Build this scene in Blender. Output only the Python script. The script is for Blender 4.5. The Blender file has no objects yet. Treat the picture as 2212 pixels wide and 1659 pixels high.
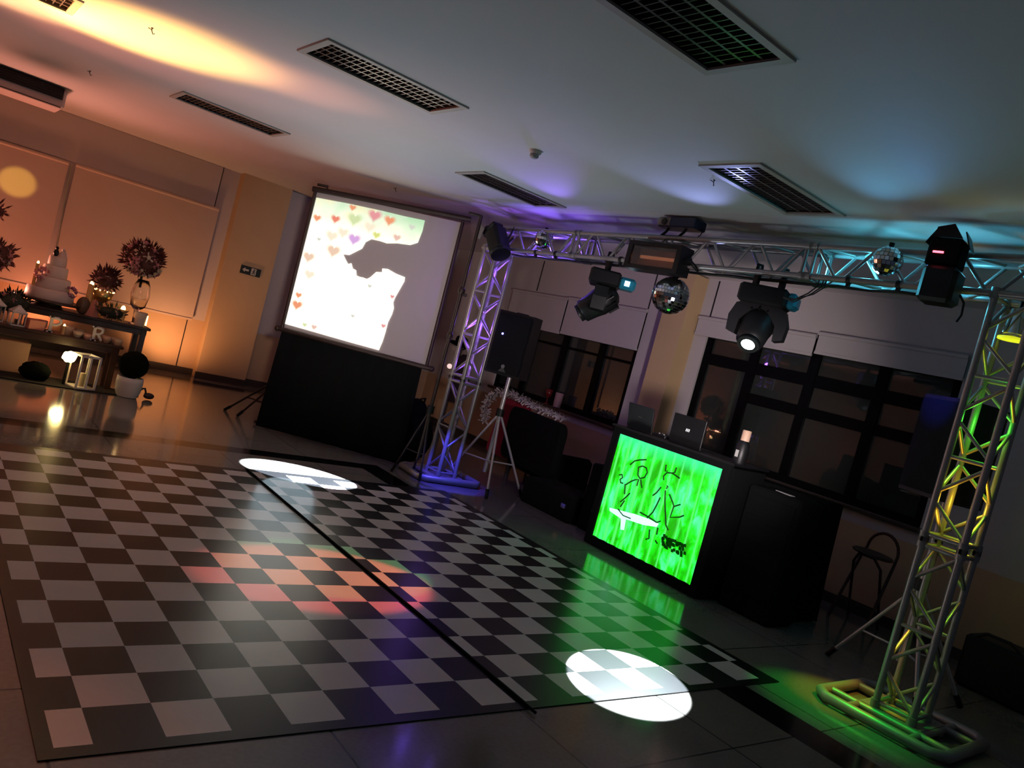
import bpy, math, random
from mathutils import Vector, Matrix, Quaternion
random.seed(7)
S = 0.25            # one dance-floor square = 0.25 m; coordinates below are in squares
SC = bpy.context.scene
COL = SC.collection
V = Vector

# ------------------------------------------------------------------ camera
CAMPOS = (-3.323, -11.268, 6.969)
RW = [[0.762962, -0.592768, 0.257905], [0.175689, -0.193804, -0.96518], [0.622111, 0.781707, -0.043722]]
FPX = 1704.167
cam_d = bpy.data.cameras.new('camera'); cam = bpy.data.objects.new('camera', cam_d); COL.objects.link(cam)
cam_d.sensor_fit = 'HORIZONTAL'; cam_d.sensor_width = 36.0; cam_d.lens = 36.0*FPX/2212.0
cam_d.clip_start = 0.02; cam_d.clip_end = 100
m = Matrix(((RW[0][0], -RW[1][0], -RW[2][0], CAMPOS[0]*S),
            (RW[0][1], -RW[1][1], -RW[2][1], CAMPOS[1]*S),
            (RW[0][2], -RW[1][2], -RW[2][2], CAMPOS[2]*S), (0, 0, 0, 1)))
cam.matrix_world = m
SC.camera = cam

# ------------------------------------------------------------------ world, exposure
w = bpy.data.worlds.new('night_hall'); SC.world = w; w.use_nodes = True
w.node_tree.nodes['Background'].inputs[0].default_value = (0.55, 0.68, 1.0, 1)
w.node_tree.nodes['Background'].inputs[1].default_value = 0.04
SC.view_settings.view_transform = 'Standard'; SC.view_settings.look = 'None'
SC.view_settings.exposure = 0.0; SC.view_settings.gamma = 1.0
SC.view_settings.use_curve_mapping = False
SC.cycles.max_bounces = 7; SC.cycles.diffuse_bounces = 4; SC.cycles.glossy_bounces = 4
SC.cycles.sample_clamp_indirect = 4.0
SC.cycles.caustics_reflective = False; SC.cycles.caustics_refractive = False

# ------------------------------------------------------------------ lights (party lamps of the place and added fills)
def aim(o, a, b):
    o.location = V(a)*S
    o.rotation_euler = (V(b)-V(a)).to_track_quat('-Z', 'Y').to_euler()
def spot(name, a, b, col, watts, deg, blend=0.5, rad=0.05, spec=1.0):
    d = bpy.data.lights.new(name, 'SPOT'); o = bpy.data.objects.new(name, d); COL.objects.link(o)
    d.color = col; d.energy = watts; d.spot_size = math.radians(deg); d.spot_blend = blend
    d.shadow_soft_size = rad; d.specular_factor = spec; aim(o, a, b); return o
def point(name, a, col, watts, rad=0.04):
    d = bpy.data.lights.new(name, 'POINT'); o = bpy.data.objects.new(name, d); COL.objects.link(o)
    d.color = col; d.energy = watts; d.shadow_soft_size = rad; o.location = V(a)*S; return o
WHT = (0.80, 0.92, 1.0)
# two moving-head beams on the floor
spot('beam_near', (18.0, 4.27, 8.92), (11.9, 0.5, 0), WHT, 10000, 15.0, 0.07, 0.01)
spot('beam_far', (17.85, 12.8, 9.0), (10.5, 17.25, 0), WHT, 30000, 15.0, 0.07, 0.01)
# red and green pools on the mat
spot('red_pool', (17.6, 5.5, 11.2), (6.7, 6.5, 0), (1.0, 0.10, 0.09), 700, 17.5, 0.28, 0.03, 0.2)
spot('green_pool', (17.6, 5.6, 11.2), (7.3, 7.2, 0), (0.02, 1.0, 0.12), 130, 16.5, 0.15, 0.03, 0.2)
# colour washes on the ceiling, with added fills at the end
spot('amber_wash', (-6.0, 22.0, 3.0), (1.1, 16.2, 13.24), (1.0, 0.50, 0.13), 3600, 26, 1.0, 0.1)
spot('pink_wash', (-8.0, 26.0, 3.0), (2.5, 16.5, 13.24), (1.0, 0.25, 0.16), 420, 38, 1.0, 0.1)
spot('violet_wash', (18.0, 14.6, 12.0), (12.0, 10.9, 13.24), (0.30, 0.16, 1.0), 75, 46, 1.0, 0.05)
spot('violet_wash_far', (18.0, 16.0, 12.0), (13.0, 15.0, 13.24), (0.45, 0.25, 1.0), 6, 60, 1.0, 0.05)
spot('cyan_wash', (18.3, 1.0, 11.8), (11.4, -2.6, 13.24), (0.14, 0.55, 1.0), 75, 50, 1.0, 0.05)
spot('blue_wash', (18.3, -0.6, 11.8), (11.0, -5.2, 13.24), (0.10, 0.30, 1.0), 65, 50, 1.0, 0.05)
spot('teal_wash', (18.5, 6.9, 12.0), (12.2, 5.2, 13.24), (0.35, 0.42, 1.0), 70, 60, 1.0, 0.05)
spot('peach_wash', (-4.0, 20.0, 3.0), (4.9, 14.3, 13.24), (1.0, 0.36, 0.22), 420, 19, 1.0, 0.1)
spot('amber_wash_edge', (-7.0, 22.0, 3.0), (-1.9, 17.9, 13.24), (1.0, 0.5, 0.2), 1100, 22, 1.0, 0.1)
spot('floor_edge_amber', (-8.0, 4.0, 8.0), (-3.2, 0.5, 0), (1.0, 0.25, 0.08), 90, 46, 1.0, 0.1)
spot('screen_fill', (2.0, 0.0, 7.6), (15.0, 25.0, 8.5), (1.0, 0.80, 0.77), 640, 33, 1.0, 0.1, 0.0)  # added fill to brighten the canvas, no fixture here
spot('floor_bounce_fill', (9.5, 16.5, 0.5), (7.5, 9.0, 13.24), (0.66, 0.88, 1.0), 130, 150, 1.0, 0.3, 0.0)  # added fill standing in for the white beam's bounce off the floor
# lamps inside the truss, shining along its members
spot('violet_leg_lamp', (18.33, 19.5, 5.1), (18.33, 19.5, 12), (0.27, 0.10, 1.0), 90, 38, 0.6, 0.04)
point('violet_leg_glow', (18.33, 19.5, 7.6), (0.27, 0.10, 1.0), 5.0)
point('violet_leg_glow_top', (18.33, 19.5, 10.2), (0.27, 0.10, 1.0), 4.0)
spot('violet_beam_lamp', (18.4, 18.7, 11.75), (18.9, 5.0, 11.95), (0.22, 0.10, 1.0), 80, 50, 0.7, 0.04)
point('violet_leg_glow_low', (18.33, 19.5, 5.6), (0.35, 0.14, 1.0), 1.6)
point('violet_beam_glow_mid', (18.5, 14.9, 11.8), (0.25, 0.12, 1.0), 2.0)
point('violet_beam_glow', (18.45, 16.9, 11.75), (0.20, 0.10, 1.0), 8)
spot('cyan_beam_lamp', (18.9, 3.9, 11.98), (19.05, -3.0, 12.1), (0.10, 0.72, 1.0), 70, 60, 0.7, 0.04)
point('cyan_beam_glow', (18.95, 1.6, 12.0), (0.10, 0.72, 1.0), 2.6)
point('cyan_beam_glow_end', (19.0, -1.2, 12.05), (0.10, 0.68, 1.0), 2.4)
spot('blue_base_lamp', (16.3, 17.2, 4.5), (18.3, 18.7, 0), (0.06, 0.05, 1.0), 150, 44, 0.5, 0.03)
spot('green_leg_lamp', (19.1, -2.75, 10.35), (19.05, -2.7, 0), (0.35, 1.0, 0.02), 90, 22, 0.6, 0.03)
point('green_leg_glow', (19.15, -2.7, 8.2), (0.06, 1.0, 0.04), 2)
point('yellow_leg_glow', (19.15, -2.7, 6.0), (1.0, 0.62, 0.03), 1.3)
spot('amber_leg_lamp', (19.0, -2.6, 4.7), (19.05, -2.7, 12), (1.0, 0.5, 0.02), 16, 60, 0.8, 0.03)
spot('amber_base_lamp', (18.9, -1.9, 4.4), (18.6, -1.6, 0), (1.0, 0.42, 0.03), 30, 46, 0.6, 0.02)
spot('green_floor_wash', (17.2, 3.6, 11.0), (17.7, -1.8, 0), (0.0, 1.0, 0.05), 300, 24, 0.9, 0.03, 0.3)
spot('blue_speaker_lamp', (17.0, 1.5, 11.2), (21.3, -0.7, 8.7), (0.03, 0.05, 1.0), 220, 20, 0.8, 0.03)
# amber up-lights by the cake tables and the side wall, added fills last
spot('uplight_wall_a', (-3.5, 38.4, 0.8), (-3.0, 41.5, 9), (1.0, 0.30, 0.15), 130, 110, 1.0, 0.08)
spot('uplight_wall_b', (3.4, 38.6, 0.6), (3.0, 41.5, 8), (1.0, 0.30, 0.15), 75, 115, 1.0, 0.08)
spot('uplight_wall_c', (9.6, 37.6, 0.6), (11.5, 41.5, 6), (1.0, 0.45, 0.20), 75, 130, 1.0, 0.08)
point('table_lamp_glow', (3.5, 29.0, 1.4), (1.0, 0.62, 0.2), 2.5, 0.05)
spot('side_wall_uplight', (-10.8, 28.0, 0.5), (-12.2, 28.3, 7), (1.0, 0.16, 0.04), 40, 42, 1.0, 0.08)
spot('side_wall_uplight_b', (-10.8, 23.0, 0.5), (-12.2, 23.3, 7), (1.0, 0.3, 0.08), 5, 30, 1.0, 0.08)
spot('yellow_spot', (-9.0, 20.0, 9.0), (0.95, 40.4, 8.75), (1.0, 0.6, 0.1), 900, 4.6, 0.5, 0.02)
spot('red_ceiling_fill', (-0.5, 35.5, 3.8), (3.0, 26.0, 13.24), (1.0, 0.33, 0.22), 260, 130, 1.0, 0.2, 0.0)  # added soft fill for the back-left ceiling
spot('table_fill', (-2.0, 4.0, 9.0), (4.0, 32.0, 4.0), (1.0, 0.5, 0.4), 130, 44, 1.0, 0.4, 0.0)  # added warm fill from the camera side towards the tables
spot('room_fill', (13.0, -1.0, 5.5), (29.0, 18.0, 8.2), (1.0, 0.86, 0.88), 450, 64, 1.0, 0.15, 0.0)  # added fill for the window wall, standing in for bounced light

# ------------------------------------------------------------------ materials
def new_mat(name):
    mt = bpy.data.materials.new(name); mt.use_nodes = True
    nt = mt.node_tree; return mt, nt, nt.nodes['Principled BSDF']
MATS = {}
def mat(name, col, rough=0.6, metal=0.0, var=0.08, scale=8.0, bump=0.0, emis=None, es=0.0, trans=0.0, spec=0.5, ior=1.45, coat=0.0):
    if name in MATS: return MATS[name]
    mt, nt, b = new_mat(name); N = nt.nodes; L = nt.links
    b.inputs['Roughness'].default_value = rough; b.inputs['Metallic'].default_value = metal
    b.inputs['Specular IOR Level'].default_value = spec; b.inputs['IOR'].default_value = ior
    b.inputs['Transmission Weight'].default_value = trans; b.inputs['Coat Weight'].default_value = coat
    tc = N.new('ShaderNodeTexCoord'); nz = N.new('ShaderNodeTexNoise'); nz.inputs['Scale'].default_value = scale
    nz.inputs['Detail'].default_value = 4
    L.new(tc.outputs['Object'], nz.inputs['Vector'])
    mx = N.new('ShaderNodeMix'); mx.data_type = 'RGBA'
    lo = tuple(max(0, c*(1-var)) for c in col); hi = tuple(min(1, c*(1+var)) for c in col)
    mx.inputs[6].default_value = (*lo, 1); mx.inputs[7].default_value = (*hi, 1)
    L.new(nz.outputs['Fac'], mx.inputs[0]); L.new(mx.outputs[2], b.inputs['Base Color'])
    if bump > 0:
        bp = N.new('ShaderNodeBump'); bp.inputs['Strength'].default_value = bump; bp.inputs['Distance'].default_value = 0.01
        L.new(nz.outputs['Fac'], bp.inputs['Height']); L.new(bp.outputs[0], b.inputs['Normal'])
    if emis:
        b.inputs['Emission Color'].default_value = (*emis, 1); b.inputs['Emission Strength'].default_value = es
    MATS[name] = mt; return mt
M_alu = mat('aluminium', (0.31, 0.285, 0.28), 0.33, 0.4, 0.05, 20)
M_aluplate = mat('aluminium_plate', (0.28, 0.26, 0.25), 0.42, 0.4, 0.08, 12)
M_blk = mat('black_plastic', (0.006, 0.006, 0.007), 0.45, 0, 0.2, 30, spec=0.3)
M_blkg = mat('black_gloss', (0.005, 0.005, 0.006), 0.45, 0, 0.2, 30)
M_cloth = mat('black_cloth', (0.0045, 0.005, 0.005), 0.95, 0, 0.3, 40, 0.2, spec=0.1)
M_tubeb = mat('dark_brown_tube', (0.028, 0.014, 0.011), 0.45, 0.2, 0.15, 12)
M_lens = mat('lit_lens', (1, 1, 1), 0.3, emis=(0.85, 0.95, 1.0), es=14)
M_glass = mat('clear_glass', (0.95, 0.95, 0.95), 0.03, trans=1.0, var=0.0)
M_white = mat('white_paint', (0.60, 0.56, 0.53), 0.5, 0, 0.04, 6)
M_chrome = mat('chrome', (0.75, 0.75, 0.77), 0.12, 1.0, 0.03, 10)
M_wood = mat('dark_wood', (0.028, 0.011, 0.006), 0.4, 0, 0.35, 14)
M_leaf = mat('dark_foliage', (0.020, 0.022, 0.010), 0.7, 0, 0.4, 30)
M_burg = mat('burgundy_foliage', (0.085, 0.022, 0.018), 0.7, 0, 0.4, 30)
M_pink = mat('pink_petals', (0.50, 0.20, 0.21), 0.6, 0, 0.25, 30)
M_ivory = mat('ivory_petals', (0.62, 0.50, 0.38), 0.6, 0, 0.15, 30)
M_glow = mat('warm_glow', (1, 0.7, 0.3), 0.5, emis=(1.0, 0.62, 0.25), es=6)

def wall_mat(name, up, low, zsplit):
    mt, nt, b = new_mat(name); N = nt.nodes; L = nt.links
    b.inputs['Roughness'].default_value = 0.75
    g = N.new('ShaderNodeNewGeometry'); sp = N.new('ShaderNodeSeparateXYZ'); L.new(g.outputs['Position'], sp.inputs[0])
    gt = N.new('ShaderNodeMath'); gt.operation = 'GREATER_THAN'; gt.inputs[1].default_value = zsplit*S
    L.new(sp.outputs[2], gt.inputs[0])
    nz = N.new('ShaderNodeTexNoise'); nz.inputs['Scale'].default_value = 1.3; nz.inputs['Detail'].default_value = 3
    L.new(g.outputs['Position'], nz.inputs['Vector'])
    mx = N.new('ShaderNodeMix'); mx.data_type = 'RGBA'; mx.inputs[6].default_value = (*low, 1); mx.inputs[7].default_value = (*up, 1)
    L.new(gt.outputs[0], mx.inputs[0])
    m2 = N.new('ShaderNodeMix'); m2.data_type = 'RGBA'; m2.blend_type = 'MULTIPLY'; m2.inputs[0].default_value = 0.18
    L.new(mx.outputs[2], m2.inputs[6]); L.new(nz.outputs['Fac'], m2.inputs[7]); L.new(m2.outputs[2], b.inputs['Base Color'])
    return mt
M_wall = wall_mat('painted_wall', (0.56, 0.50, 0.47), (0.58, 0.39, 0.22), 3.55)
M_tan = wall_mat('tan_wall', (0.60, 0.41, 0.22), (0.60, 0.41, 0.22), 3.55)
M_ceil = mat('ceiling_paint', (0.60, 0.60, 0.60), 0.8, 0, 0.03, 2)
M_ceil2 = mat('ceiling_paint_border', (0.62, 0.57, 0.57), 0.8, 0, 0.03, 2)

def floor_mat():
    mt, nt, b = new_mat('polished_floor'); N = nt.nodes; L = nt.links
    g = N.new('ShaderNodeNewGeometry'); sp = N.new('ShaderNodeSeparateXYZ'); L.new(g.outputs['Position'], sp.inputs[0])
    def rng(o, lo, hi):
        a = N.new('ShaderNodeMath'); a.operation = 'GREATER_THAN'; a.inputs[1].default_value = lo*S; L.new(o, a.inputs[0])
        c = N.new('ShaderNodeMath'); c.operation = 'LESS_THAN'; c.inputs[1].default_value = hi*S; L.new(o, c.inputs[0])
        d = N.new('ShaderNodeMath'); d.operation = 'MULTIPLY'; L.new(a.outputs[0], d.inputs[0]); L.new(c.outputs[0], d.inputs[1]); return d.outputs[0]
    def mul(a, c):
        d = N.new('ShaderNodeMath'); d.operation = 'MULTIPLY'; L.new(a, d.inputs[0]); L.new(c, d.inputs[1]); return d.outputs[0]
    def mxm(a, c):
        d = N.new('ShaderNodeMath'); d.operation = 'MAXIMUM'; L.new(a, d.inputs[0]); L.new(c, d.inputs[1]); return d.outputs[0]
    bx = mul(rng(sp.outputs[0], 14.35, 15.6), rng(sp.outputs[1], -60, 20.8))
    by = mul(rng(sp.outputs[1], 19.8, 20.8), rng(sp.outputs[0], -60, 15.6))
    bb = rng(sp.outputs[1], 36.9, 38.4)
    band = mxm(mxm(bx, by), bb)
    nz = N.new('ShaderNodeTexNoise'); nz.inputs['Scale'].default_value = 45; nz.inputs['Detail'].default_value = 6; L.new(g.outputs['Position'], nz.inputs['Vector'])
    nb = N.new('ShaderNodeTexNoise'); nb.inputs['Scale'].default_value = 2.2; nb.inputs['Detail'].default_value = 5; L.new(g.outputs['Position'], nb.inputs['Vector'])
    a = N.new('ShaderNodeMix'); a.data_type = 'RGBA'; a.inputs[6].default_value = (0.085, 0.078, 0.068, 1); a.inputs[7].default_value = (0.21, 0.195, 0.175, 1)
    s = N.new('ShaderNodeMath'); s.operation = 'ADD'; L.new(nz.outputs['Fac'], s.inputs[0]); L.new(nb.outputs['Fac'], s.inputs[1])
    s2 = N.new('ShaderNodeMath'); s2.operation = 'MULTIPLY'; s2.inputs[1].default_value = 0.5; L.new(s.outputs[0], s2.inputs[0])
    L.new(s2.outputs[0], a.inputs[0])
    br = N.new('ShaderNodeTexBrick'); br.offset = 0.0; br.squash = 1.0
    br.inputs['Color1'].default_value = br.inputs['Color2'].default_value = (1, 1, 1, 1); br.inputs['Mortar'].default_value = (0.25, 0.25, 0.25, 1)
    br.inputs['Scale'].default_value = 1.0; br.inputs['Brick Width'].default_value = 4.2*S; br.inputs['Row Height'].default_value = 4.2*S
    br.inputs['Mortar Size'].default_value = 0.006
    mp = N.new('ShaderNodeMapping'); mp.inputs['Location'].default_value = (0.15, 0.62, 0); L.new(g.outputs['Position'], mp.inputs['Vector']); L.new(mp.outputs[0], br.inputs['Vector'])
    ml = N.new('ShaderNodeMix'); ml.data_type = 'RGBA'; ml.blend_type = 'MULTIPLY'; ml.inputs[0].default_value = 1
    L.new(a.outputs[2], ml.inputs[6]); L.new(br.outputs['Color'], ml.inputs[7])
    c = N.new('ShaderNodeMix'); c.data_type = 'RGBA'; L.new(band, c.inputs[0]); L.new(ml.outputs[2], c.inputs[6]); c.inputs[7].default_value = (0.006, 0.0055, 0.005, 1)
    L.new(c.outputs[2], b.inputs['Base Color'])
    b.inputs['Roughness'].default_value = 0.12
    r = N.new('ShaderNodeMapRange'); r.inputs[3].default_value = 0.07; r.inputs[4].default_value = 0.17; L.new(nb.outputs['Fac'], r.inputs[0]); L.new(r.outputs[0], b.inputs['Roughness'])
    return mt
M_floor = floor_mat()
M_mw = mat('mat_white', (0.54, 0.50, 0.49), 0.27, 0, 0.06, 5, 0.04)
M_mb = mat('mat_black', (0.008, 0.008, 0.009), 0.27, 0, 0.2, 5, 0.04, spec=0.28)

# ------------------------------------------------------------------ mesh builder (coordinates in squares)
class MB:
    def __init__(s): s.v = []; s.f = []; s.mi = []; s.sm = []
    def add(s, vs, fs, mi=0, smooth=False, M=None):
        o = len(s.v)
        for p in vs:
            p = V(p); s.v.append(M @ p if M else p)
        for f in fs: s.f.append(tuple(i+o for i in f)); s.mi.append(mi); s.sm.append(smooth)
        return s
    def box(s, c, d, M=None, mi=0, bev=0.0):
        x, y, z = d[0]/2, d[1]/2, d[2]/2
        if bev > 0:
            b = bev; vs = []; T = Matrix.Translation(V(c))
            # chamfered box: three inset layers
            def ring(h, k): return [(-x+k, -y, h), (x-k, -y, h), (x, -y+k, h), (x, y-k, h), (x-k, y, h), (-x+k, y, h), (-x, y-k, h), (-x, -y+k, h)]
            def ringi(h): return [(-x+b*1.3, -y+b, h), (x-b*1.3, -y+b, h), (x-b, -y+b*1.3, h), (x-b, y-b*1.3, h), (x-b*1.3, y-b, h), (-x+b*1.3, y-b, h), (-x+b, y-b*1.3, h), (-x+b, -y+b*1.3, h)]
            rs = [ringi(-z), ring(-z+b, b), ring(z-b, b), ringi(z)]
            for r in rs: vs += r
            fs = [tuple(reversed(range(8))), tuple(range(24, 32))]
            for k in range(3):
                for i in range(8):
                    j = (i+1) % 8; fs.append((k*8+i, k*8+j, k*8+8+j, k*8+8+i))
            return s.add(vs, fs, mi, False, (M @ T) if M else T)
        vs = [(c[0]+a*x, c[1]+b_*y, c[2]+e*z) for e in (-1, 1) for b_ in (-1, 1) for a in (-1, 1)]
        return s.add(vs, [(0, 2, 3, 1), (4, 5, 7, 6), (0, 1, 5, 4), (2, 6, 7, 3), (0, 4, 6, 2), (1, 3, 7, 5)], mi, False, M)
    def bb(s, a, b, mi=0, M=None, bev=0.0):
        return s.box([(a[i]+b[i])/2 for i in range(3)], [abs(b[i]-a[i]) for i in range(3)], M, mi, bev)
    def cyl(s, a, b, r, r2=None, n=12, mi=0, M=None, cap=True):
        a = V(a); b = V(b); r2 = r if r2 is None else r2
        d = (b-a).normalized(); u = d.orthogonal().normalized(); w_ = d.cross(u)
        vs = [a+(u*math.cos(t)+w_*math.sin(t))*r for t in [2*math.pi*i/n for i in range(n)]]
        vs += [b+(u*math.cos(t)+w_*math.sin(t))*r2 for t in [2*math.pi*i/n for i in range(n)]]
        s.add(vs, [(i, (i+1) % n, n+(i+1) % n, n+i) for i in range(n)], mi, True, M)
        if cap: s.add(vs, [tuple(reversed(range(n))), tuple(range(n, 2*n))], mi, False, M)
        return s
    def tube(s, pts, r, n=8, mi=0, M=None, closed=False):
        pts = [V(p) for p in pts]; k = len(pts); vs = []; prev = None
        for i, p in enumerate(pts):
            a = pts[(i-1) % k] if (closed or i > 0) else p; b = pts[(i+1) % k] if (closed or i < k-1) else p
            d = (b-a).normalized()
            u = d.orthogonal().normalized() if prev is None else (prev-d*prev.dot(d)).normalized()
            prev = u; w_ = d.cross(u)
            vs += [p+(u*math.cos(t)+w_*math.sin(t))*r for t in [2*math.pi*j/n for j in range(n)]]
        fs = []
        for i in range(k if closed else k-1):
            q = (i+1) % k
            for j in range(n): fs.append((i*n+j, i*n+(j+1) % n, q*n+(j+1) % n, q*n+j))
        s.add(vs, fs, mi, True, M)
        if not closed: s.add(vs[:n], [tuple(reversed(range(n)))], mi, False, M); s.add(vs[-n:], [tuple(range(n))], mi, False, M)
        return s
    def lathe(s, prof, c=(0, 0, 0), n=20, mi=0, M=None, smooth=True):
        vs = []; k = len(prof)
        for r, z in prof: vs += [(c[0]+r*math.cos(2*math.pi*i/n), c[1]+r*math.sin(2*math.pi*i/n), c[2]+z) for i in range(n)]
        fs = [(a*n+i, a*n+(i+1) % n, (a+1)*n+(i+1) % n, (a+1)*n+i) for a in range(k-1) for i in range(n)]
        s.add(vs, fs, mi, smooth, M)
        s.add(vs[:n], [tuple(reversed(range(n)))], mi, False, M); s.add(vs[-n:], [tuple(range(n))], mi, False, M)
        return s
    def sph(s, c, r, n=14, k=9, mi=0, sc=(1, 1, 1), M=None, smooth=True, jit=0.0):
        prof = [(math.sin(math.pi*i/k)*r, -math.cos(math.pi*i/k)*r) for i in range(k+1)]
        prof[0] = (1e-4, -r); prof[-1] = (1e-4, r)
        vs = []
        for rr, z in prof:
            for i in range(n):
                q = 1+random.uniform(-jit, jit)
                vs.append((c[0]+rr*math.cos(2*math.pi*i/n)*sc[0]*q, c[1]+rr*math.sin(2*math.pi*i/n)*sc[1]*q, c[2]+z*sc[2]*q))
        fs = [(a*n+i, a*n+(i+1) % n, (a+1)*n+(i+1) % n, (a+1)*n+i) for a in range(k) for i in range(n)]
        return s.add(vs, fs, mi, smooth, M)
    def prism(s, poly, O, U, W, depth, mi=0, M=None):
        """poly (u,v) in the plane O + u*U + v*W, extruded both ways by depth/2 along the normal"""
        O = V(O); U = V(U); W = V(W); nn = U.cross(W).normalized()*depth/2; k = len(poly)
        vs = [O+U*p[0]+W*p[1]-nn for p in poly]+[O+U*p[0]+W*p[1]+nn for p in poly]
        fs = [tuple(reversed(range(k))), tuple(range(k, 2*k))]+[(i, (i+1) % k, k+(i+1) % k, k+i) for i in range(k)]
        return s.add(vs, fs, mi, False, M)
    def build(s, name, mats, parent=None, label=None):
        org = parent['_o'] if parent is not None else (0, 0, 0)
        me = bpy.data.meshes.new(name)
        me.from_pydata([((p.x-org[0])*S, (p.y-org[1])*S, (p.z-org[2])*S) for p in s.v], [], s.f)
        if not isinstance(mats, (list, tuple)): mats = [mats]
        for q in mats: me.materials.append(q)
        me.polygons.foreach_set('material_index', s.mi); me.polygons.foreach_set('use_smooth', s.sm); me.update()
        o = bpy.data.objects.new(name, me); COL.objects.link(o)
        if parent is not None:
            o.parent = parent['_e']
        if label: o['label'] = label
        return o
class P(dict): pass
def thing(name, label, cat, loc, group=None):
    e = bpy.data.objects.new(name, None); COL.objects.link(e); e.empty_display_size = 0.05
    e.location = V(loc)*S; e['label'] = label; e['category'] = cat
    if group: e['group'] = group
    return {'_e': e, '_o': tuple(loc)}
def solo(mb, name, mats, label, cat, loc, group=None, kind=None):
    """a thing that is one mesh, its origin at loc"""
    me_parent = {'_e': None, '_o': tuple(loc)}
    o = mb.build(name, mats, me_parent); o.location = V(loc)*S
    o['label'] = label; o['category'] = cat
    if group: o['group'] = group
    if kind: o['kind'] = kind
    return o
def sub(o, parent_thing):
    """parent handle for sub-parts of mesh part o (same origin as its thing)"""
    return {'_e': o, '_o': parent_thing['_o']}
def struct(mb, name, mats):
    o = mb.build(name, mats); o['kind'] = 'structure'; return o
def copy_tree(e, parent=None):
    c = e.copy(); COL.objects.link(c); c.parent = parent
    for ch in list(e.children):
        copy_tree(ch, c)
    return c
def rz(a, c=(0, 0, 0)): return Matrix.Translation(V(c)) @ Matrix.Rotation(a, 4, 'Z') @ Matrix.Translation(-V(c))
def rx(a, c=(0, 0, 0), ax='X'): return Matrix.Translation(V(c)) @ Matrix.Rotation(a, 4, ax) @ Matrix.Translation(-V(c))

H = 13.24; XW = 29.6; YB = 40.6
# ------------------------------------------------------------------ room shell
def cells(lo, hi, holes):
    """split the rectangle lo-hi into cells that avoid the holes (u0,v0,u1,v1)"""
    us = sorted({lo[0], hi[0]} | {h[0] for h in holes} | {h[2] for h in holes}); vs = sorted({lo[1], hi[1]} | {h[1] for h in holes} | {h[3] for h in holes})
    for i in range(len(us)-1):
        for j in range(len(vs)-1):
            cu = (us[i]+us[i+1])/2; cv = (vs[j]+vs[j+1])/2
            if any(h[0] < cu < h[2] and h[1] < cv < h[3] for h in holes): continue
            yield us[i], vs[j], us[i+1], vs[j+1]
X0, Y0 = -12.0, -16.0
struct(MB().bb((X0, Y0, -0.4), (XW+2, YB+1, 0)), 'floor', M_floor)
LIGHTS = [(3.95, 8.5), (3.95, -2.1), (3.95, 22.06), (13.26, 14.6), (13.26, 1.98), (-4.95, 15.2)]
LW, LD = 4.28, 1.94
holes = [(x, y, x+LW, y+LD) for x, y in LIGHTS]
cb = MB()
for a in cells((X0, Y0), (17.85, YB), holes): cb.bb((a[0], a[1], H), (a[2], a[3], H+0.3))
cb.bb((17.85, Y0, H-0.006), (XW, YB, H+0.3), mi=1)
cb.bb((X0, Y0, H+0.3), (XW, YB, H+1.6))
# shallow pockets above the recessed fixtures are left open between the two slabs
struct(cb, 'ceiling', [M_ceil, M_ceil2])
# window wall with two openings
wb = MB()
W1 = (19.85, 4.15, 32.2, 11.0); W2 = (2.55, 4.25, 15.35, 11.2)
for a in cells((Y0, 0), (YB+1, H), [W1, W2]): wb.bb((XW, a[0], a[1]), (XW+0.9, a[2], a[3]))
struct(wb, 'wall_right', M_wall)
bw = MB(); bw.bb((X0, YB, 0), (XW, YB+1, H)); struct(bw, 'wall_back', M_wall)
struct(MB().bb((X0-0.6, 12, 0), (X0, YB+1, H)), 'wall_left', M_wall)
struct(MB().bb((12.35, YB-0.9, 0.0), (15.5, YB, H)), 'trim_1', M_tan)             # column on the back wall
struct(MB().bb((28.5, 16.2, 0), (XW, 17.8, H-0.07)), 'trim_2', M_tan)             # pillar between the windows
M_base = mat('baseboard_dark', (0.045, 0.035, 0.028), 0.35, 0, 0.2, 10)
bb_ = MB(); bb_.bb((X0, YB-0.1, 0), (12.35, YB, 0.42)); bb_.bb((12.27, YB-1.0, 0), (15.58, YB-0.9, 0.42)); bb_.bb((15.5, YB-0.1, 0), (XW, YB, 0.42))
struct(bb_, 'baseboard_back', M_base)
bb_ = MB(); bb_.bb((XW-0.1, Y0, 0), (XW, 16.2, 0.42)); bb_.bb((XW-0.1, 17.8, 0), (XW, YB-0.1, 0.42)); bb_.bb((28.4, 16.2, 0), (28.5, 17.8, 0.42))
struct(bb_, 'baseboard_right', M_base)
M_seam = mat('dark_joint', (0.01, 0.008, 0.008), 0.8, 0, 0.1, 10)
sm = MB()
for y in (30.1, 19.89, 15.49): sm.bb((XW-0.02, y-0.04, 11.1), (XW+0.02, y+0.04, H-0.1))
sm.bb((11.2, YB-0.02, 10.7), (11.28, YB+0.02, H)); sm.bb((11.28, YB-0.02, 0.4), (11.34, YB+0.02, 3.5))
struct(sm, 'trim_3', M_seam)
struct(MB().bb((X0, YB-0.12, 10.72), (11.2, YB-0.02, H-0.02)), 'trim_4', mat('valance_panel', (0.55, 0.49, 0.46), 0.7, 0, 0.04, 3))
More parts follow.
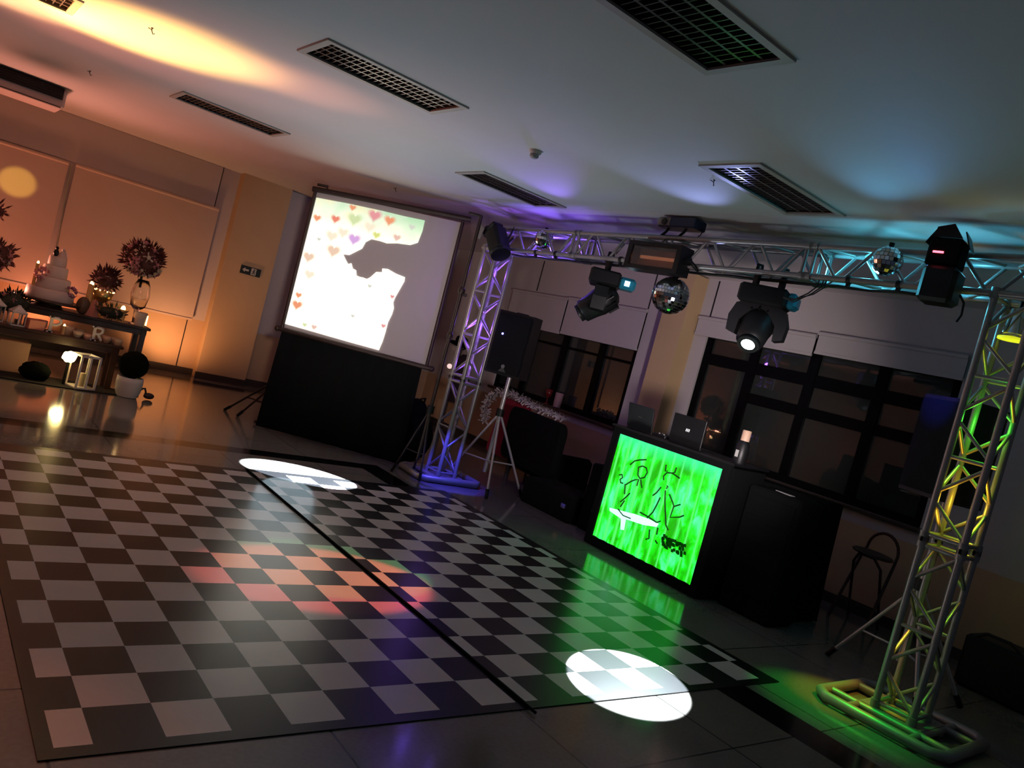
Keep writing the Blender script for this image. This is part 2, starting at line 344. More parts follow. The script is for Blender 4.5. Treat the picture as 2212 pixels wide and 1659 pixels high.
# windows
M_frame = mat('bronze_frame', (0.002, 0.002, 0.002), 0.5, 0.0, 0.2, 15, spec=0.08)
M_pane = mat('night_glass', (0.028, 0.032, 0.028), 0.02, 0, 0.1, 3, spec=0.5, ior=1.75)
def window(name, W, mull, bars):
    t = bpy.data.objects.new(name, None); COL.objects.link(t); t['kind'] = 'structure'
    t.location = V((XW, W[0], W[1]))*S; th = {'_e': t, '_o': (XW, W[0], W[1])}
    f = MB(); x0, x1 = XW+0.12, XW+0.42
    f.bb((x0, W[0], W[1]), (x1, W[0]+0.35, W[3])); f.bb((x0, W[2]-0.35, W[1]), (x1, W[2], W[3]))
    f.bb((x0, W[0]+0.35, W[1]), (x1, W[2]-0.35, W[1]+0.3)); f.bb((x0, W[0]+0.35, W[3]-0.3), (x1, W[2]-0.35, W[3]))
    for y in mull: f.bb((x0-0.02, y-0.24, W[1]+0.3), (x1, y+0.24, W[3]-0.3))
    for (ya, yb, z, h) in bars: f.bb((x0+0.01, ya, z-h/2), (x1, yb, z+h/2))
    f.build('window_frame', M_frame, th)
    MB().bb((XW+0.27, W[0]+0.3, W[1]+0.25), (XW+0.32, W[2]-0.3, W[3]-0.25)).build('pane', M_pane, th)
    MB().bb((XW-0.35, W[0]-0.1, W[1]-0.18), (XW+0.5, W[2]+0.1, W[1]), bev=0.04).build('window_sill', M_base, th)
window('window_1', W1, (22.75, 26.1, 29.3), [(20.2, 31.9, 7.9, 0.16)])
window('window_2', W2, (5.75, 9.05, 12.3), [(2.9, 15.0, 9.08, 0.56), (2.9, 12.1, 7.6, 0.5)])
# roller blinds
M_blind = mat('blind_fabric', (0.50, 0.45, 0.43), 0.85, 0, 0.05, 4)
M_blindw = mat('blind_fabric_wide', (0.56, 0.44, 0.35), 0.85, 0, 0.06, 2)
def blind(lbl, a, b, axis, m_, cord=None):
    g = 'roller blinds on the walls'
    c = [(a[i]+b[i])/2 for i in range(3)]; t = thing('roller_blind', lbl, 'roller blind', (c[0], c[1], a[2]), g)
    if axis == 'y':
        MB().bb((a[0], a[1], a[2]+0.12), (a[0]+0.03, b[1], b[2]-0.1)).build('fabric', m_, t)
        MB().bb((a[0]-0.04, a[1], a[2]), (a[0]+0.07, b[1], a[2]+0.12)).build('bottom_bar', m_, t)
        MB().cyl((a[0]+0.02, a[1], b[2]-0.1), (a[0]+0.02, b[1], b[2]-0.1), 0.1).build('roller_tube', m_, t)
    else:
        MB().bb((a[0], a[1], a[2]+0.12), (b[0], a[1]+0.03, b[2]-0.1)).build('fabric', m_, t)
        MB().bb((a[0], a[1]-0.04, a[2]), (b[0], a[1]+0.07, a[2]+0.12)).build('bottom_bar', m_, t)
        MB().cyl((a[0], a[1]+0.02, b[2]-0.1), (b[0], a[1]+0.02, b[2]-0.1), 0.1).build('roller_tube', m_, t)
    if cord:
        MB().tube(cord, 0.035, 6).build('pull_cord', mat('cord_green', (0.30, 0.33, 0.24), 0.6), t)
    return t
blind('short beige roller blind over the left part of the window, behind the hanging loudspeaker side', (29.42, 26.66, 8.6), (29.5, 32.4, 10.98), 'y', M_blind)
blind('short beige roller blind between the black speaker and the tan pillar', (29.42, 19.8, 8.65), (29.5, 26.52, 11.05), 'y', M_blind)
blind('narrow grey strip of roller blind just right of the tan pillar', (29.42, 9.14, 10.16), (29.5, 16.05, 11.2), 'y', M_blind)
blind('narrow grey strip of roller blind nearest the right truss leg', (29.42, 2.5, 10.3), (29.5, 9.02, 11.35), 'y', M_blind)
blind('big orange-lit roller blind behind the cake at the left edge', (-4.5, 40.3, 3.3), (3.05, 40.38, 10.66), 'x', M_blindw)
blind('big roller blind on the back wall beside the column', (3.4, 40.3, 3.45), (11.5, 40.38, 10.7), 'x', M_blindw,
      [(3.2, 40.3, 10.5), (3.24, 40.25, 8.6), (3.4, 40.25, 6.2), (3.55, 40.25, 3.9)])
# recessed fluorescent fixtures
M_louv = mat('louver_metal', (0.20, 0.17, 0.16), 0.3, 0.8, 0.2, 30)
M_refl = mat('fixture_reflector', (0.16, 0.12, 0.11), 0.35, 0.7, 0.2, 12)
M_lfr = mat('fixture_frame', (0.42, 0.38, 0.34), 0.5, 0.1, 0.05, 8)
LLAB = ['long louvered ceiling light above the projection screen, middle of the ceiling', 'large louvered ceiling light cut by the top edge, nearest the camera', 'silvery louvered ceiling light in the orange-lit left ceiling',
        'dark louvered ceiling light above the left end of the truss', 'dark louvered ceiling light above the right half of the truss', 'corner of a louvered ceiling light at the top left edge']
def fixture(x, y, lbl):
    t = thing('ceiling_light', lbl, 'ceiling light', (x+LW/2, y+LD/2, H), 'recessed fluorescent ceiling lights')
    f = MB(); k = 0.13
    f.bb((x-0.06, y-0.06, H-0.05), (x+LW+0.06, y+k, H)); f.bb((x-0.06, y+LD-k, H-0.05), (x+LW+0.06, y+LD+0.06, H))
    f.bb((x-0.06, y+k, H-0.05), (x+k, y+LD-k, H)); f.bb((x+LW-k, y+k, H-0.05), (x+LW+0.06, y+LD-k, H))
    f.build('frame', M_lfr, t)
    r = MB(); z1 = H+0.28
    r.bb((x+0.02, y+0.02, z1), (x+LW-0.02, y+LD-0.02, z1+0.02)); r.bb((x+0.02, y+0.02, H), (x+0.05, y+LD-0.02, z1)); r.bb((x+LW-0.05, y+0.02, H), (x+LW-0.02, y+LD-0.02, z1))
    r.bb((x+0.05, y+0.02, H), (x+LW-0.05, y+0.05, z1)); r.bb((x+0.05, y+LD-0.05, H), (x+LW-0.05, y+LD-0.02, z1))
    r.build('reflector', M_refl, t)
    l = MB()
    for i in range(1, 4):
        yy = y+k+(LD-2*k)*i/4; l.bb((x+k, yy-0.03, H+0.01), (x+LW-k, yy+0.03, H+0.15))
    for i in range(1, 22):
        xx = x+k+(LW-2*k)*i/22
        for j in range(4):
            ya = y+k+(LD-2*k)*j/4+0.03; yb_ = y+k+(LD-2*k)*(j+1)/4-0.03; l.bb((xx-0.012, ya, H+0.01), (xx+0.012, yb_, H+0.13))
    l.build('louver', M_louv, t)
    for i in (1, 3, 5, 7):
        yy = y+LD*i/8
        MB().cyl((x+0.2, yy, H+0.2), (x+LW-0.2, yy, H+0.2), 0.05, n=8).build('fluorescent_tube', mat('unlit_tube', (0.5, 0.46, 0.44), 0.3), t)
for (x, y), lb in zip(LIGHTS, LLAB): fixture(x, y, lb)
# ceiling hooks and smoke detector
HL = ['small bent wire hook in the yellow light patch on the ceiling', 'small bent wire hook on the reddish ceiling left of the silvery light', 'tiny dark hook on the ceiling above the projection screen', 'small dark wire hook beside the dark ceiling light on the right']
for (x, y), lb in zip([(1.13, 14.76), (1.17, 25.31), (15.16, 25.1), (14.49, 4.41)], HL):
    b = MB(); z = H; o_ = V((x, y, z)); k_ = 0.62
    b.tube([o_+V(q)*k_ for q in ((0, 0, 0), (0, 0, -0.12), (0.08, 0.02, -0.26), (0.16, 0.08, -0.2))], 0.014, 6)
    b.tube([o_+V(q)*k_ for q in ((0, 0, -0.1), (-0.14, 0.12, -0.04))], 0.012, 6); b.cyl((x, y, z), (x, y, z-0.02), 0.035)
    solo(b, 'ceiling_hook', M_tubeb, lb, 'hook', (x, y, z), 'wire hooks on the ceiling')
t = thing('smoke_detector', 'small white smoke detector on the ceiling above the truss', 'smoke detector', (11.57, 9.36, H))
MB().lathe([(0.2, 0), (0.2, -0.08), (0.16, -0.12)], (11.57, 9.36, H)).build('base', M_white, t)
MB().lathe([(0.14, -0.12), (0.15, -0.2), (0.1, -0.26), (0.02, -0.27)], (11.57, 9.36, H)).build('sensor_head', mat('detector_head', (0.3, 0.3, 0.3), 0.5), t)
# air conditioner under the ceiling
t = thing('air_conditioner', 'long ceiling-hung air conditioner with dark grille at the upper left edge', 'air conditioner', (-1.8, 33.2, H))
b = MB(); b.bb((-5.2, 32.2, H-0.95), (1.35, 34.6, H-0.02), bev=0.1); b.build('body', mat('unit_casing', (0.48, 0.40, 0.38), 0.5), t)
b = MB(); b.bb((-5.0, 32.08, H-0.55), (1.2, 32.2, H-0.05)); b.build('grille', M_blk, t)
b = MB()
for k in range(4): b.bb((-4.95, 32.03, H-0.5+0.11*k), (1.15, 32.09, H-0.47+0.11*k))
b.build('louvre', M_blkg, t)
MB().bb((-5.1, 32.12, H-0.93), (1.2, 32.22, H-0.88)).build('air_flap', M_base, t)
# exit sign on the column
t = thing('exit_sign', 'small dark exit sign with a white arrow on the tan column', 'exit sign', (14.1, YB-0.95, 7.4))
ye = YB-0.92; MB().bb((13.45, ye-0.06, 7.15), (14.75, ye+0.02, 7.68)).build('panel', mat('sign_dark', (0.012, 0.022, 0.016), 0.5), t)
ar = [(0, 0), (0.17, 0.15), (0.17, 0.06), (0.42, 0.06), (0.42, -0.06), (0.17, -0.06), (0.17, -0.15)]
M_sw = mat('sign_white', (0.5, 0.48, 0.4), 0.5)
MB().prism([(p[0], p[1]) for p in ar], (13.55, ye-0.07, 7.42), (1, 0, 0), (0, 0, 1), 0.02).build('arrow', M_sw, t)
b = MB(); b.bb((14.12, ye-0.075, 7.2), (14.45, ye-0.065, 7.63)); b.build('door_symbol', M_sw, t)
b = MB(); b.sph((14.3, ye-0.09, 7.55), 0.045, 8, 5); b.tube([(14.3, ye-0.09, 7.5), (14.27, ye-0.09, 7.38), (14.2, ye-0.09, 7.26)], 0.025, 5); b.tube([(14.27, ye-0.09, 7.38), (14.36, ye-0.09, 7.26)], 0.025, 5); b.tube([(14.2, ye-0.09, 7.45), (14.38, ye-0.09, 7.42)], 0.02, 5)
b.build('running_figure', mat('sign_ink', (0.01, 0.02, 0.015), 0.5), t)

# ------------------------------------------------------------------ dance mats
def dmat(lbl, xs, par, x0, x1, ys=16.7, ytop=17.0):
    z = 0.025
    b = MB(); rows = [float(i) for i in range(17)]+[ys]
    xs = [x0]+xs+[x1]; rows = [-0.26]+rows+[ytop]
    for i in range(len(xs)-1):
        for j in range(len(rows)-1):
            ci, rj = i-1, j-1
            border = i == 0 or i == len(xs)-2 or j == 0 or j == len(rows)-2
            white = (not border) and ((ci+par+rj) % 2 == 0)
            a, c, d, e = xs[i], xs[i+1], rows[j], rows[j+1]
            b.add([(a, d, z), (c, d, z), (c, e, z), (a, e, z)], [(0, 1, 2, 3)], 0 if white else 1)
    a, c, d, e = x0, x1, rows[0], rows[-1]
    b.add([(a, d, 0.001), (c, d, 0.001), (c, e, 0.001), (a, e, 0.001), (a, d, z), (c, d, z), (c, e, z), (a, e, z)], [(0, 1, 5, 4), (1, 2, 6, 5), (2, 3, 7, 6), (3, 0, 4, 7), (3, 2, 1, 0)], 1)
    return solo(b, 'dance_mat', [M_mw, M_mb], lbl, 'dance floor mat', ((x0+x1)/2, 8.3, 0), 'checkered dance floor mats')
dmat('left black and white checkered dance mat, filling the lower left', [-0.5]+[float(i) for i in range(8)]+[7.88], 0, -0.72, 8.0)
dmat('right black and white checkered dance mat, next to the truss and booth', [8.14]+[8.49+1.013*i for i in range(9)]+[16.95], 0, 8.02, 17.2, 16.85, 17.25)
b = MB(); b.tube([(8.0, -0.5, 0.06), (8.02, 4, 0.06), (7.99, 10, 0.06), (8.01, 17.0, 0.05)], 0.032, 6)
solo(b, 'floor_cable', M_cloth, 'thin black strip covering the seam between the two dance mats', 'cable', (8, 8, 0))

# ------------------------------------------------------------------ truss
def frame_axes(a, b, side):
    d = (V(b)-V(a)).normalized(); s_ = V(side); s_ = (s_-d*s_.dot(d)).normalized(); return d, s_, d.cross(s_)
TW = 0.96; RC = 0.095; RB = 0.052
def segment(root, name, a, b, side, npitch, phase=0, plates=True, rungs=False):
    a = V(a); b = V(b); d, s_, u_ = frame_axes(a, b, side); L = (b-a).length
    cor = [(s_*x+u_*y)*(TW/2) for x, y in ((1, 1), (1, -1), (-1, -1), (-1, 1))]
    seg = MB()
    # the four chords are parts of the segment; the first chord set carries the segment mesh
    br = MB()
    for k in range(4):
        p, q = cor[k], cor[(k+1) % 4]; st = L/npitch
        for i in range(npitch):
            t0, t1 = i*st+0.12*st, (i+1)*st-0.12*st
            e, f_ = (p, q) if (i+k+phase) % 2 == 0 else (q, p)
            br.cyl(a+d*t0+e, a+d*t1+f_, RB, n=8)
            if rungs and i % 2 == 0 and i and k % 2 == 1: br.cyl(a+d*(i*st)+p, a+d*(i*st)+q, RB, n=8)
        br.cyl(a+d*0.08+p, a+d*0.08+q, RB*1.2, n=8); br.cyl(b-d*0.08+p, b-d*0.08+q, RB*1.2, n=8)
    so = br.build(name, M_alu, root); h = sub(so, root)
    for c in cor: MB().cyl(a+c, b+c, RC, n=14).build('chord', M_alu, h)
    if plates:
        for e in (a, b):
            for c in cor:
                MB().cyl(e+c-d*0.14, e+c+d*0.14, RC*1.35, n=12).build('coupler', M_aluplate, h)
    return cor
LC = V((18.33, 19.5, 0)); RCn = V((19.05, -2.72, 0))
zl, zr = 11.73, 12.07
root = thing('lighting_truss', 'silver aluminium box truss arch with two legs and a crossbeam, lit violet and cyan', 'truss', (18.7, 8.4, 0))
bd = (V((RCn.x, RCn.y, zr))-V((LC.x, LC.y, zl))).normalized(); side = V((bd.x, bd.y, 0)).normalized()
segment(root, 'leg_segment', (LC.x, LC.y, 0.35), (LC.x, LC.y, 4.85), side, 4, rungs=True)
segment(root, 'leg_segment', (LC.x, LC.y, 5.0), (LC.x, LC.y, zl-TW/2), side, 6, rungs=True)
segment(root, 'leg_segment', (RCn.x, RCn.y, 0.35), (RCn.x, RCn.y, 4.85), side, 4, 1, rungs=True)
segment(root, 'leg_segment', (RCn.x, RCn.y, 5.0), (RCn.x, RCn.y, zr-TW/2), side, 6, 1, rungs=True)
pl = V((LC.x, LC.y, zl)); pr_ = V((RCn.x, RCn.y, zr)); BLn = (pr_-pl).length
def along(t): return pl+bd*t
segment(root, 'beam_segment', along(-0.48), along(5.5), (0, 0, 1), 6)
segment(root, 'beam_segment', along(5.65), along(16.2), (0, 0, 1), 11, 1)
segment(root, 'beam_segment', along(16.35), along(BLn+0.48), (0, 0, 1), 6)
def base(cx, cy, w_, d_, ang):
    M = rz(ang, (cx, cy, 0)); r = 0.15
    b = MB(); x0, x1, y0, y1 = cx-w_/2, cx+w_/2, cy-d_/2, cy+d_/2
    b.tube([(x0+.3, y0, .17), (x1-.3, y0, .17), (x1, y0+.3, .17), (x1, y1-.3, .17), (x1-.3, y1, .17), (x0+.3, y1, .17), (x0, y1-.3, .17), (x0, y0+.3, .17)], r, 10, M=M, closed=True)
    o = b.build('base_frame', M_aluplate, root); h = sub(o, root)
    MB().bb((cx-0.75, cy-0.8, .12), (cx+0.75, cy+0.8, .28), M=M).build('base_plate', M_aluplate, h)
    b = MB()
    for k in (-0.62, 0.62): b.cyl((cx+k*1.3, y0, .17), (cx+k*1.3, y1, .17), 0.11, M=M)
    for k in (-0.9, 0.9): b.cyl((x0, cy+k*0.9, .17), (x1, cy+k*0.9, .17), 0.1, M=M)
    b.build('cross_tube', M_aluplate, h)
base(18.5, 19.75, 3.3, 2.5, -0.1)
base(19.2, -2.7, 3.1, 3.3, 0.03)
# ------------------------------------------------------------------ projection screen
A0 = V((12.02, 26.16, 0)); B0 = V((17.22, 21.91, 0)); SD = (B0-A0).normalized(); SN = V((SD.y, -SD.x, 0))   # SN points to the room
def sp_(u, z, off=0.0): return A0+SD*u+V((0, 0, z))+SN*off
if SN.dot(V(CAMPOS)-A0) < 0: SN = -SN
t = thing('projection_screen', 'white projection screen showing bright hearts, on a dark frame with a black skirt', 'projection screen', tuple(sp_(3.4, 0)))
b = MB(); b.prism([(-0.3, 5.0), (6.95, 5.0), (6.88, 12.25), (-0.35, 11.95)], sp_(0, 0, -0.03), SD, (0, 0, 1), 0.004)
M_cv = mat('screen_white', (0.62, 0.56, 0.57), 0.7, 0, 0.02, 3); nt = M_cv.node_tree; trn = nt.nodes.new('ShaderNodeBsdfTranslucent'); trn.inputs[0].default_value = (0.55, 0.6, 0.5, 1)
mxs = nt.nodes.new('ShaderNodeMixShader'); mxs.inputs[0].default_value = 0.35; nt.links.new(nt.nodes['Principled BSDF'].outputs[0], mxs.inputs[1]); nt.links.new(trn.outputs[0], mxs.inputs[2]); nt.links.new(mxs.outputs[0], nt.nodes['Material Output'].inputs[0])
b.build('canvas', M_cv, t)
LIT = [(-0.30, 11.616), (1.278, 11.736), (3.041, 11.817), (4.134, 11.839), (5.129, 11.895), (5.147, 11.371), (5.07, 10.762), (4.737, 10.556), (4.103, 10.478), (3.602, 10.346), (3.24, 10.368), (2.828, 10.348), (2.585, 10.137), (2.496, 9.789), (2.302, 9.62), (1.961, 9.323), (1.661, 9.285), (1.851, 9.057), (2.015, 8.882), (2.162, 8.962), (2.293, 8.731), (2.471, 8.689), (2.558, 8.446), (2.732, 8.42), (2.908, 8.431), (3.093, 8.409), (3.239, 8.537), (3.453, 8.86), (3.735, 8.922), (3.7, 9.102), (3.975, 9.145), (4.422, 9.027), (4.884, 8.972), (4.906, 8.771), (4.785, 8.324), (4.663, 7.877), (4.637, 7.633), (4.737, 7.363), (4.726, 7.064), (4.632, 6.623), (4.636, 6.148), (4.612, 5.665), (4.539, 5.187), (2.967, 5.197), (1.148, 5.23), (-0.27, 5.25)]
HEARTS = [(-0.02, 10.67, 0.2, 'o'), (0.871, 10.847, 0.23, 'r'), (2.695, 11.5, 0.33, 'p'), (1.777, 11.073, 0.357, 'g'), (3.464, 11.45, 0.27, 'o'), (2.003, 10.131, 0.34, 'v'), (1.157, 9.318, 0.385, 't'), (4.016, 10.74, 0.2, 'k'), (0.05, 8.721, 0.33, 't'), (0.076, 6.304, 0.29, 'o'), (0.03, 6.785, 0.18, 'o'), (1.161, 5.461, 0.16, 'k'), (0.684, 5.453, 0.13, 'g'), (4.603, 11.42, 0.16, 'a'), (3.318, 8.114, 0.12, 'a'), (1.551, 11.6, 0.17, 'o'), (0.327, 9.69, 0.11, 'a'), (3.015, 10.6, 0.2, 'y'), (2.875, 6.482, 0.11, 'a'), (4.52, 7.9, 0.12, 'p'), (4.46, 6.4, 0.13, 'p'), (1.4, 10.3, 0.3, 'l'), (0.9, 10.0, 0.33, 'l'), (2.6, 10.9, 0.3, 'l'), (0.3, 7.9, 0.3, 'l')]
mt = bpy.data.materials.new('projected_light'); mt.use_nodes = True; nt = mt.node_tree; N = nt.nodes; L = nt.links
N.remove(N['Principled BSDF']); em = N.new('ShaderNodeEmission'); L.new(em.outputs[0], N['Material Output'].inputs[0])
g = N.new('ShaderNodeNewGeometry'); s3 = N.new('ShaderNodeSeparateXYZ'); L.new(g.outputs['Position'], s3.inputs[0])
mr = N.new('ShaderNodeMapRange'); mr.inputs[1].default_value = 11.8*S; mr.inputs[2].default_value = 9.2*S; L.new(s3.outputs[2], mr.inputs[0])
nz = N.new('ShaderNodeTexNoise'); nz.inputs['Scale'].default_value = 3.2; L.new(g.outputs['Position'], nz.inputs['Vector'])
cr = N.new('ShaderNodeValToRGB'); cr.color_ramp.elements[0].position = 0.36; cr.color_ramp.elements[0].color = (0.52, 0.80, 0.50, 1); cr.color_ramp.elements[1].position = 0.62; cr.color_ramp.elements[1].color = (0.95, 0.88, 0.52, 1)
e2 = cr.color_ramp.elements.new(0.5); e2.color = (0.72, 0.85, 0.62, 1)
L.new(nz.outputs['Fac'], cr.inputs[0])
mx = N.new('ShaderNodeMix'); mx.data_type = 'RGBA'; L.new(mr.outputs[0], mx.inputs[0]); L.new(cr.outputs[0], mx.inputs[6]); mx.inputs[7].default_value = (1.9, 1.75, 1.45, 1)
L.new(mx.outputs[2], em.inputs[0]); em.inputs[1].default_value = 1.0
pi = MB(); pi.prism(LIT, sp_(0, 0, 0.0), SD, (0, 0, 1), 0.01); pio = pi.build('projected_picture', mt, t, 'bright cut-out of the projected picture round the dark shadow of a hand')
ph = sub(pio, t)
def heart(r):
    o = []
    for i in range(22):
        a = 2*math.pi*i/22; o.append((r*1.0*math.sin(a)**3, r*(0.81*math.cos(a)-0.31*math.cos(2*a)-0.125*math.cos(3*a)-0.06*math.cos(4*a))))
    return o
HC = dict(o=(0.90, 0.34, 0.18), r=(0.88, 0.26, 0.18), p=(0.82, 0.33, 0.34), g=(0.68, 0.78, 0.42), v=(0.72, 0.42, 0.78), t=(0.88, 0.62, 0.46), k=(0.85, 0.55, 0.46), a=(0.70, 0.70, 0.60), y=(0.75, 0.77, 0.25), l=(0.98, 0.86, 0.66))
def soft_light(nm, col):
    m_ = bpy.data.materials.new(nm); m_.use_nodes = True; nt = m_.node_tree; N = nt.nodes; L = nt.links; N.remove(N['Principled BSDF'])
    e = N.new('ShaderNodeEmission'); e.inputs[0].default_value = (*col, 1); tr = N.new('ShaderNodeBsdfTransparent'); at = N.new('ShaderNodeAttribute'); at.attribute_name = 'fade'
    mx = N.new('ShaderNodeMixShader'); L.new(at.outputs['Fac'], mx.inputs[0]); L.new(tr.outputs[0], mx.inputs[1]); L.new(e.outputs[0], mx.inputs[2]); L.new(mx.outputs[0], N['Material Output'].inputs[0]); return m_
for c in HC: MATS['heart_light_'+c] = soft_light('heart_light_'+c, HC[c])
for (u, z, r, c) in HEARTS:
    b = MB(); hp = heart(r); nh = len(hp)
    b.add([sp_(u, z, 0.012)]+[sp_(u+p[0]*q, z+p[1]*q, 0.012) for q in (0.62, 1.3) for p in hp], [(0, 1+i, 1+(i+1) % nh) for i in range(nh)]+[(1+i, 1+nh+i, 1+nh+(i+1) % nh, 1+(i+1) % nh) for i in range(nh)])
    ho = b.build('heart_shape', MATS['heart_light_'+c], ph); at = ho.data.attributes.new('fade', 'FLOAT', 'POINT')
    at.data.foreach_set('value', [1.0]*(1+nh)+[0.0]*nh)
MB().cyl(sp_(-0.36, 4.95, 0.02), sp_(-0.42, 12.0, 0.02), 0.09).build('side_rail', M_tubeb, t); MB().cyl(sp_(7.02, 4.95, 0.02), sp_(6.95, 12.3, 0.02), 0.09).build('side_rail', M_tubeb, t)
MB().cyl(sp_(-0.56, 11.98, 0.05), sp_(7.3, 12.5, 0.05), 0.13).build('top_rail', M_tubeb, t)
f = MB(); f.cyl(sp_(-0.57, 4.95, 0.05), sp_(7.3, 4.97, 0.05), 0.12); f.sph(sp_(-0.57, 4.95, 0.05), 0.14); f.sph(sp_(7.3, 4.97, 0.05), 0.14); f.build('bottom_rail', M_tubeb, t)
f = MB(); f.tube([sp_(-0.4, 12.25, 0), sp_(0.1, 12.27, 0), sp_(0.1, 12.05, 0)], 0.07, 8); f.build('handle', M_tubeb, t)
# black skirt below: slightly rippled cloth with thickness
sk = MB(); n = 60; fr = []; bk = []
for i in range(n+1):
    u = -0.33+7.15*i/n; q = 0.07*math.sin(i*0.9)+0.04*math.sin(i*2.3)
    for z in (0.01, 4.9):
        k = q*(0.7 if z < 1 else 0.3); fr.append(sp_(u-(0.12 if z < 1 else 0)*(1-2*i/n), z, k+0.03)); bk.append(sp_(u-(0.12 if z < 1 else 0)*(1-2*i/n), z, k-0.03))
sk.add(fr, [(2*i, 2*i+2, 2*i+3, 2*i+1) for i in range(n)], 0, True); sk.add(bk, [(2*i+1, 2*i+3, 2*i+2, 2*i) for i in range(n)], 0, True)
sk.build('skirt_cloth', M_cloth, t)
MB().cyl(sp_(-0.62, 0.14, -0.22), sp_(6.6, 0.14, -0.22), 0.08).build('skirt_rail', M_tubeb, t)

def tripod(name, lbl, c, ztop, zcol, feet, mt_, rp=0.08, rl=0.05, brace=None, parts=None, cap=None, zbr=None, mfoot=None):
    t = thing(name, lbl, 'stand', (c[0], c[1], 0))
    MB().cyl((c[0], c[1], 0.9 if zbr is None else zbr), (c[0], c[1], ztop), rp).build('pole', mt_, t)
    MB().cyl((c[0], c[1], zcol-0.18), (c[0], c[1], zcol+0.18), rp*2.0).build('collar', cap or M_blk, t)
    for f_ in feet:
        top = V((c[0], c[1], zcol)); ft = V(f_); lg = MB().cyl(top, ft+(top-ft).normalized()*0.3, rl, n=10).build('leg', mt_, t)
        MB().cyl(ft+V((0, 0, 0.02)), ft+(top-ft).normalized()*0.42, rl*1.45, n=10).build('rubber_foot', mfoot or M_blk, sub(lg, t))
        mid = top+(ft-top)*0.62
        MB().cyl((c[0], c[1], (brace or zcol*0.38)), mid, rl*0.6, n=8).build('brace', mt_, t)
    return t
tripod('screen_stand', 'thin dark brown tripod stand behind the left edge of the screen', (12.75, 27.0), 4.7, 2.65, [(11.06, 29.5, 0), (11.3, 25.6+2.6, 0), (14.3, 28.4, 0)], M_tubeb, 0.07, 0.055)
t = tripod('screen_stand', 'tall dark pole on a tripod right of the screen, foot lit blue', (16.5, 18.95), 12.42, 3.3, [(16.68, 18.6, 0), (15.9, 19.9, 0), (17.1, 19.95, 0)], M_tubeb, 0.085, 0.05, brace=1.2)
MB().tube([(16.5, 18.95, 12.38), (16.1, 19.4, 12.4)], 0.07).build('top_hook', M_tubeb, t)
b = MB(); b.sph((16.5, 18.95, 8.9), 0.17, sc=(1, 1, 1.2)); b.cyl((16.5, 18.95, 8.75), (16.75, 18.8, 8.75), 0.07); b.build('clamp_knob', M_tubeb, t)
MB().sph((16.5, 18.95, 6.8), 0.15, sc=(1, 1, 1.4)).build('clamp_knob', M_tubeb, t)

# ------------------------------------------------------------------ loudspeakers on tripods
def speaker(lbl, c, z0, ang, badge=True, grp='loudspeakers on tripods'):
    t = thing('loudspeaker', lbl, 'loudspeaker', (c[0], c[1], z0), grp)
    M = rz(ang, (c[0], c[1], 0)); x, y = c; w2, d2, h = 0.92, 0.85, 3.0
    prof = [(-w2, -d2), (w2, -d2), (w2, d2*0.1), (w2*0.62, d2), (-w2*0.62, d2), (-w2, d2*0.1)]
    b = MB(); b.prism(prof, (x, y, z0+h/2), (1, 0, 0), (0, 1, 0), h, M=M); b.build('cabinet', M_blk, t)
    b = MB(); b.prism([(-w2+.08, 0.12), (w2-.08, 0.12), (w2-.08, h-.12), (-w2+.08, h-.12)], (x, y-d2-0.04, z0), (1, 0, 0), (0, 0, 1), 0.07, M=M); b.build('grille', mat('speaker_grille', (0.005, 0.005, 0.005), 0.7, 0, 0.3, 60, 0.3, spec=0.12), t)
    b = MB(); b.bb((x-0.28, y-d2*0.3-0.1, z0+h), (x+0.28, y-d2*0.3+0.1, z0+h+0.06), M=M); b.build('handle', M_blkg, t)
    if not badge: return t
    b = MB(); b.prism([(0.09*math.cos(a), 0.09*math.sin(a)) for a in [i*math.pi/8 for i in range(16)]], (x, y-d2-0.09, z0+0.42), (1, 0, 0), (0, 0, 1), 0.03, M=M); b.build('round_badge', mat('badge_grey', (0.3, 0.3, 0.3), 0.4, 0.5), t)
    b = MB(); b.prism([(-0.2, -0.12), (0.2, -0.12), (0, 0.14)], (x, y-d2-0.085, z0+0.28), (1, 0, 0), (0, 0, 1), 0.02, M=M); b.build('triangle_badge', mat('badge_dark', (0.05, 0.05, 0.05), 0.4), t)
    b = MB(); b.sph((x-0.45, y-d2-0.09, z0+h-1.1), 0.05, 8, 6, M=M); b.build('status_light', mat('led_blue', (0.1, 0.1, 1), 0.4, emis=(0.15, 0.15, 1), es=12), t)
    return t
M_stand = mat('pale_stand', (0.50, 0.47, 0.47), 0.35, 0.5, 0.08, 14)
speaker('large black loudspeaker on a pale tripod, left of the beige blinds', (19.95, 18.35), 5.62, -1.1)
tripod('speaker_stand', 'pale grey tripod stand under the left loudspeaker', (20.0, 18.35), 5.62, 3.85, [(19.2, 16.7, 0.02), (19.0, 20.2, 0.02), (22.2, 17.8, 0.02)], M_stand, 0.1, 0.062)
speaker('black loudspeaker with a blue-lit side, behind the right truss leg', (21.75, -1.15), 5.9, -2.06, False)
tripod('speaker_stand', 'pale grey tripod stand behind the right truss leg', (21.75, -1.25), 5.9, 3.3, [(21.87, 0.95, 0.02), (23.4, -2.6, 0.02), (20.6, -2.6+0.1, 0.02)], M_stand, 0.1, 0.062)

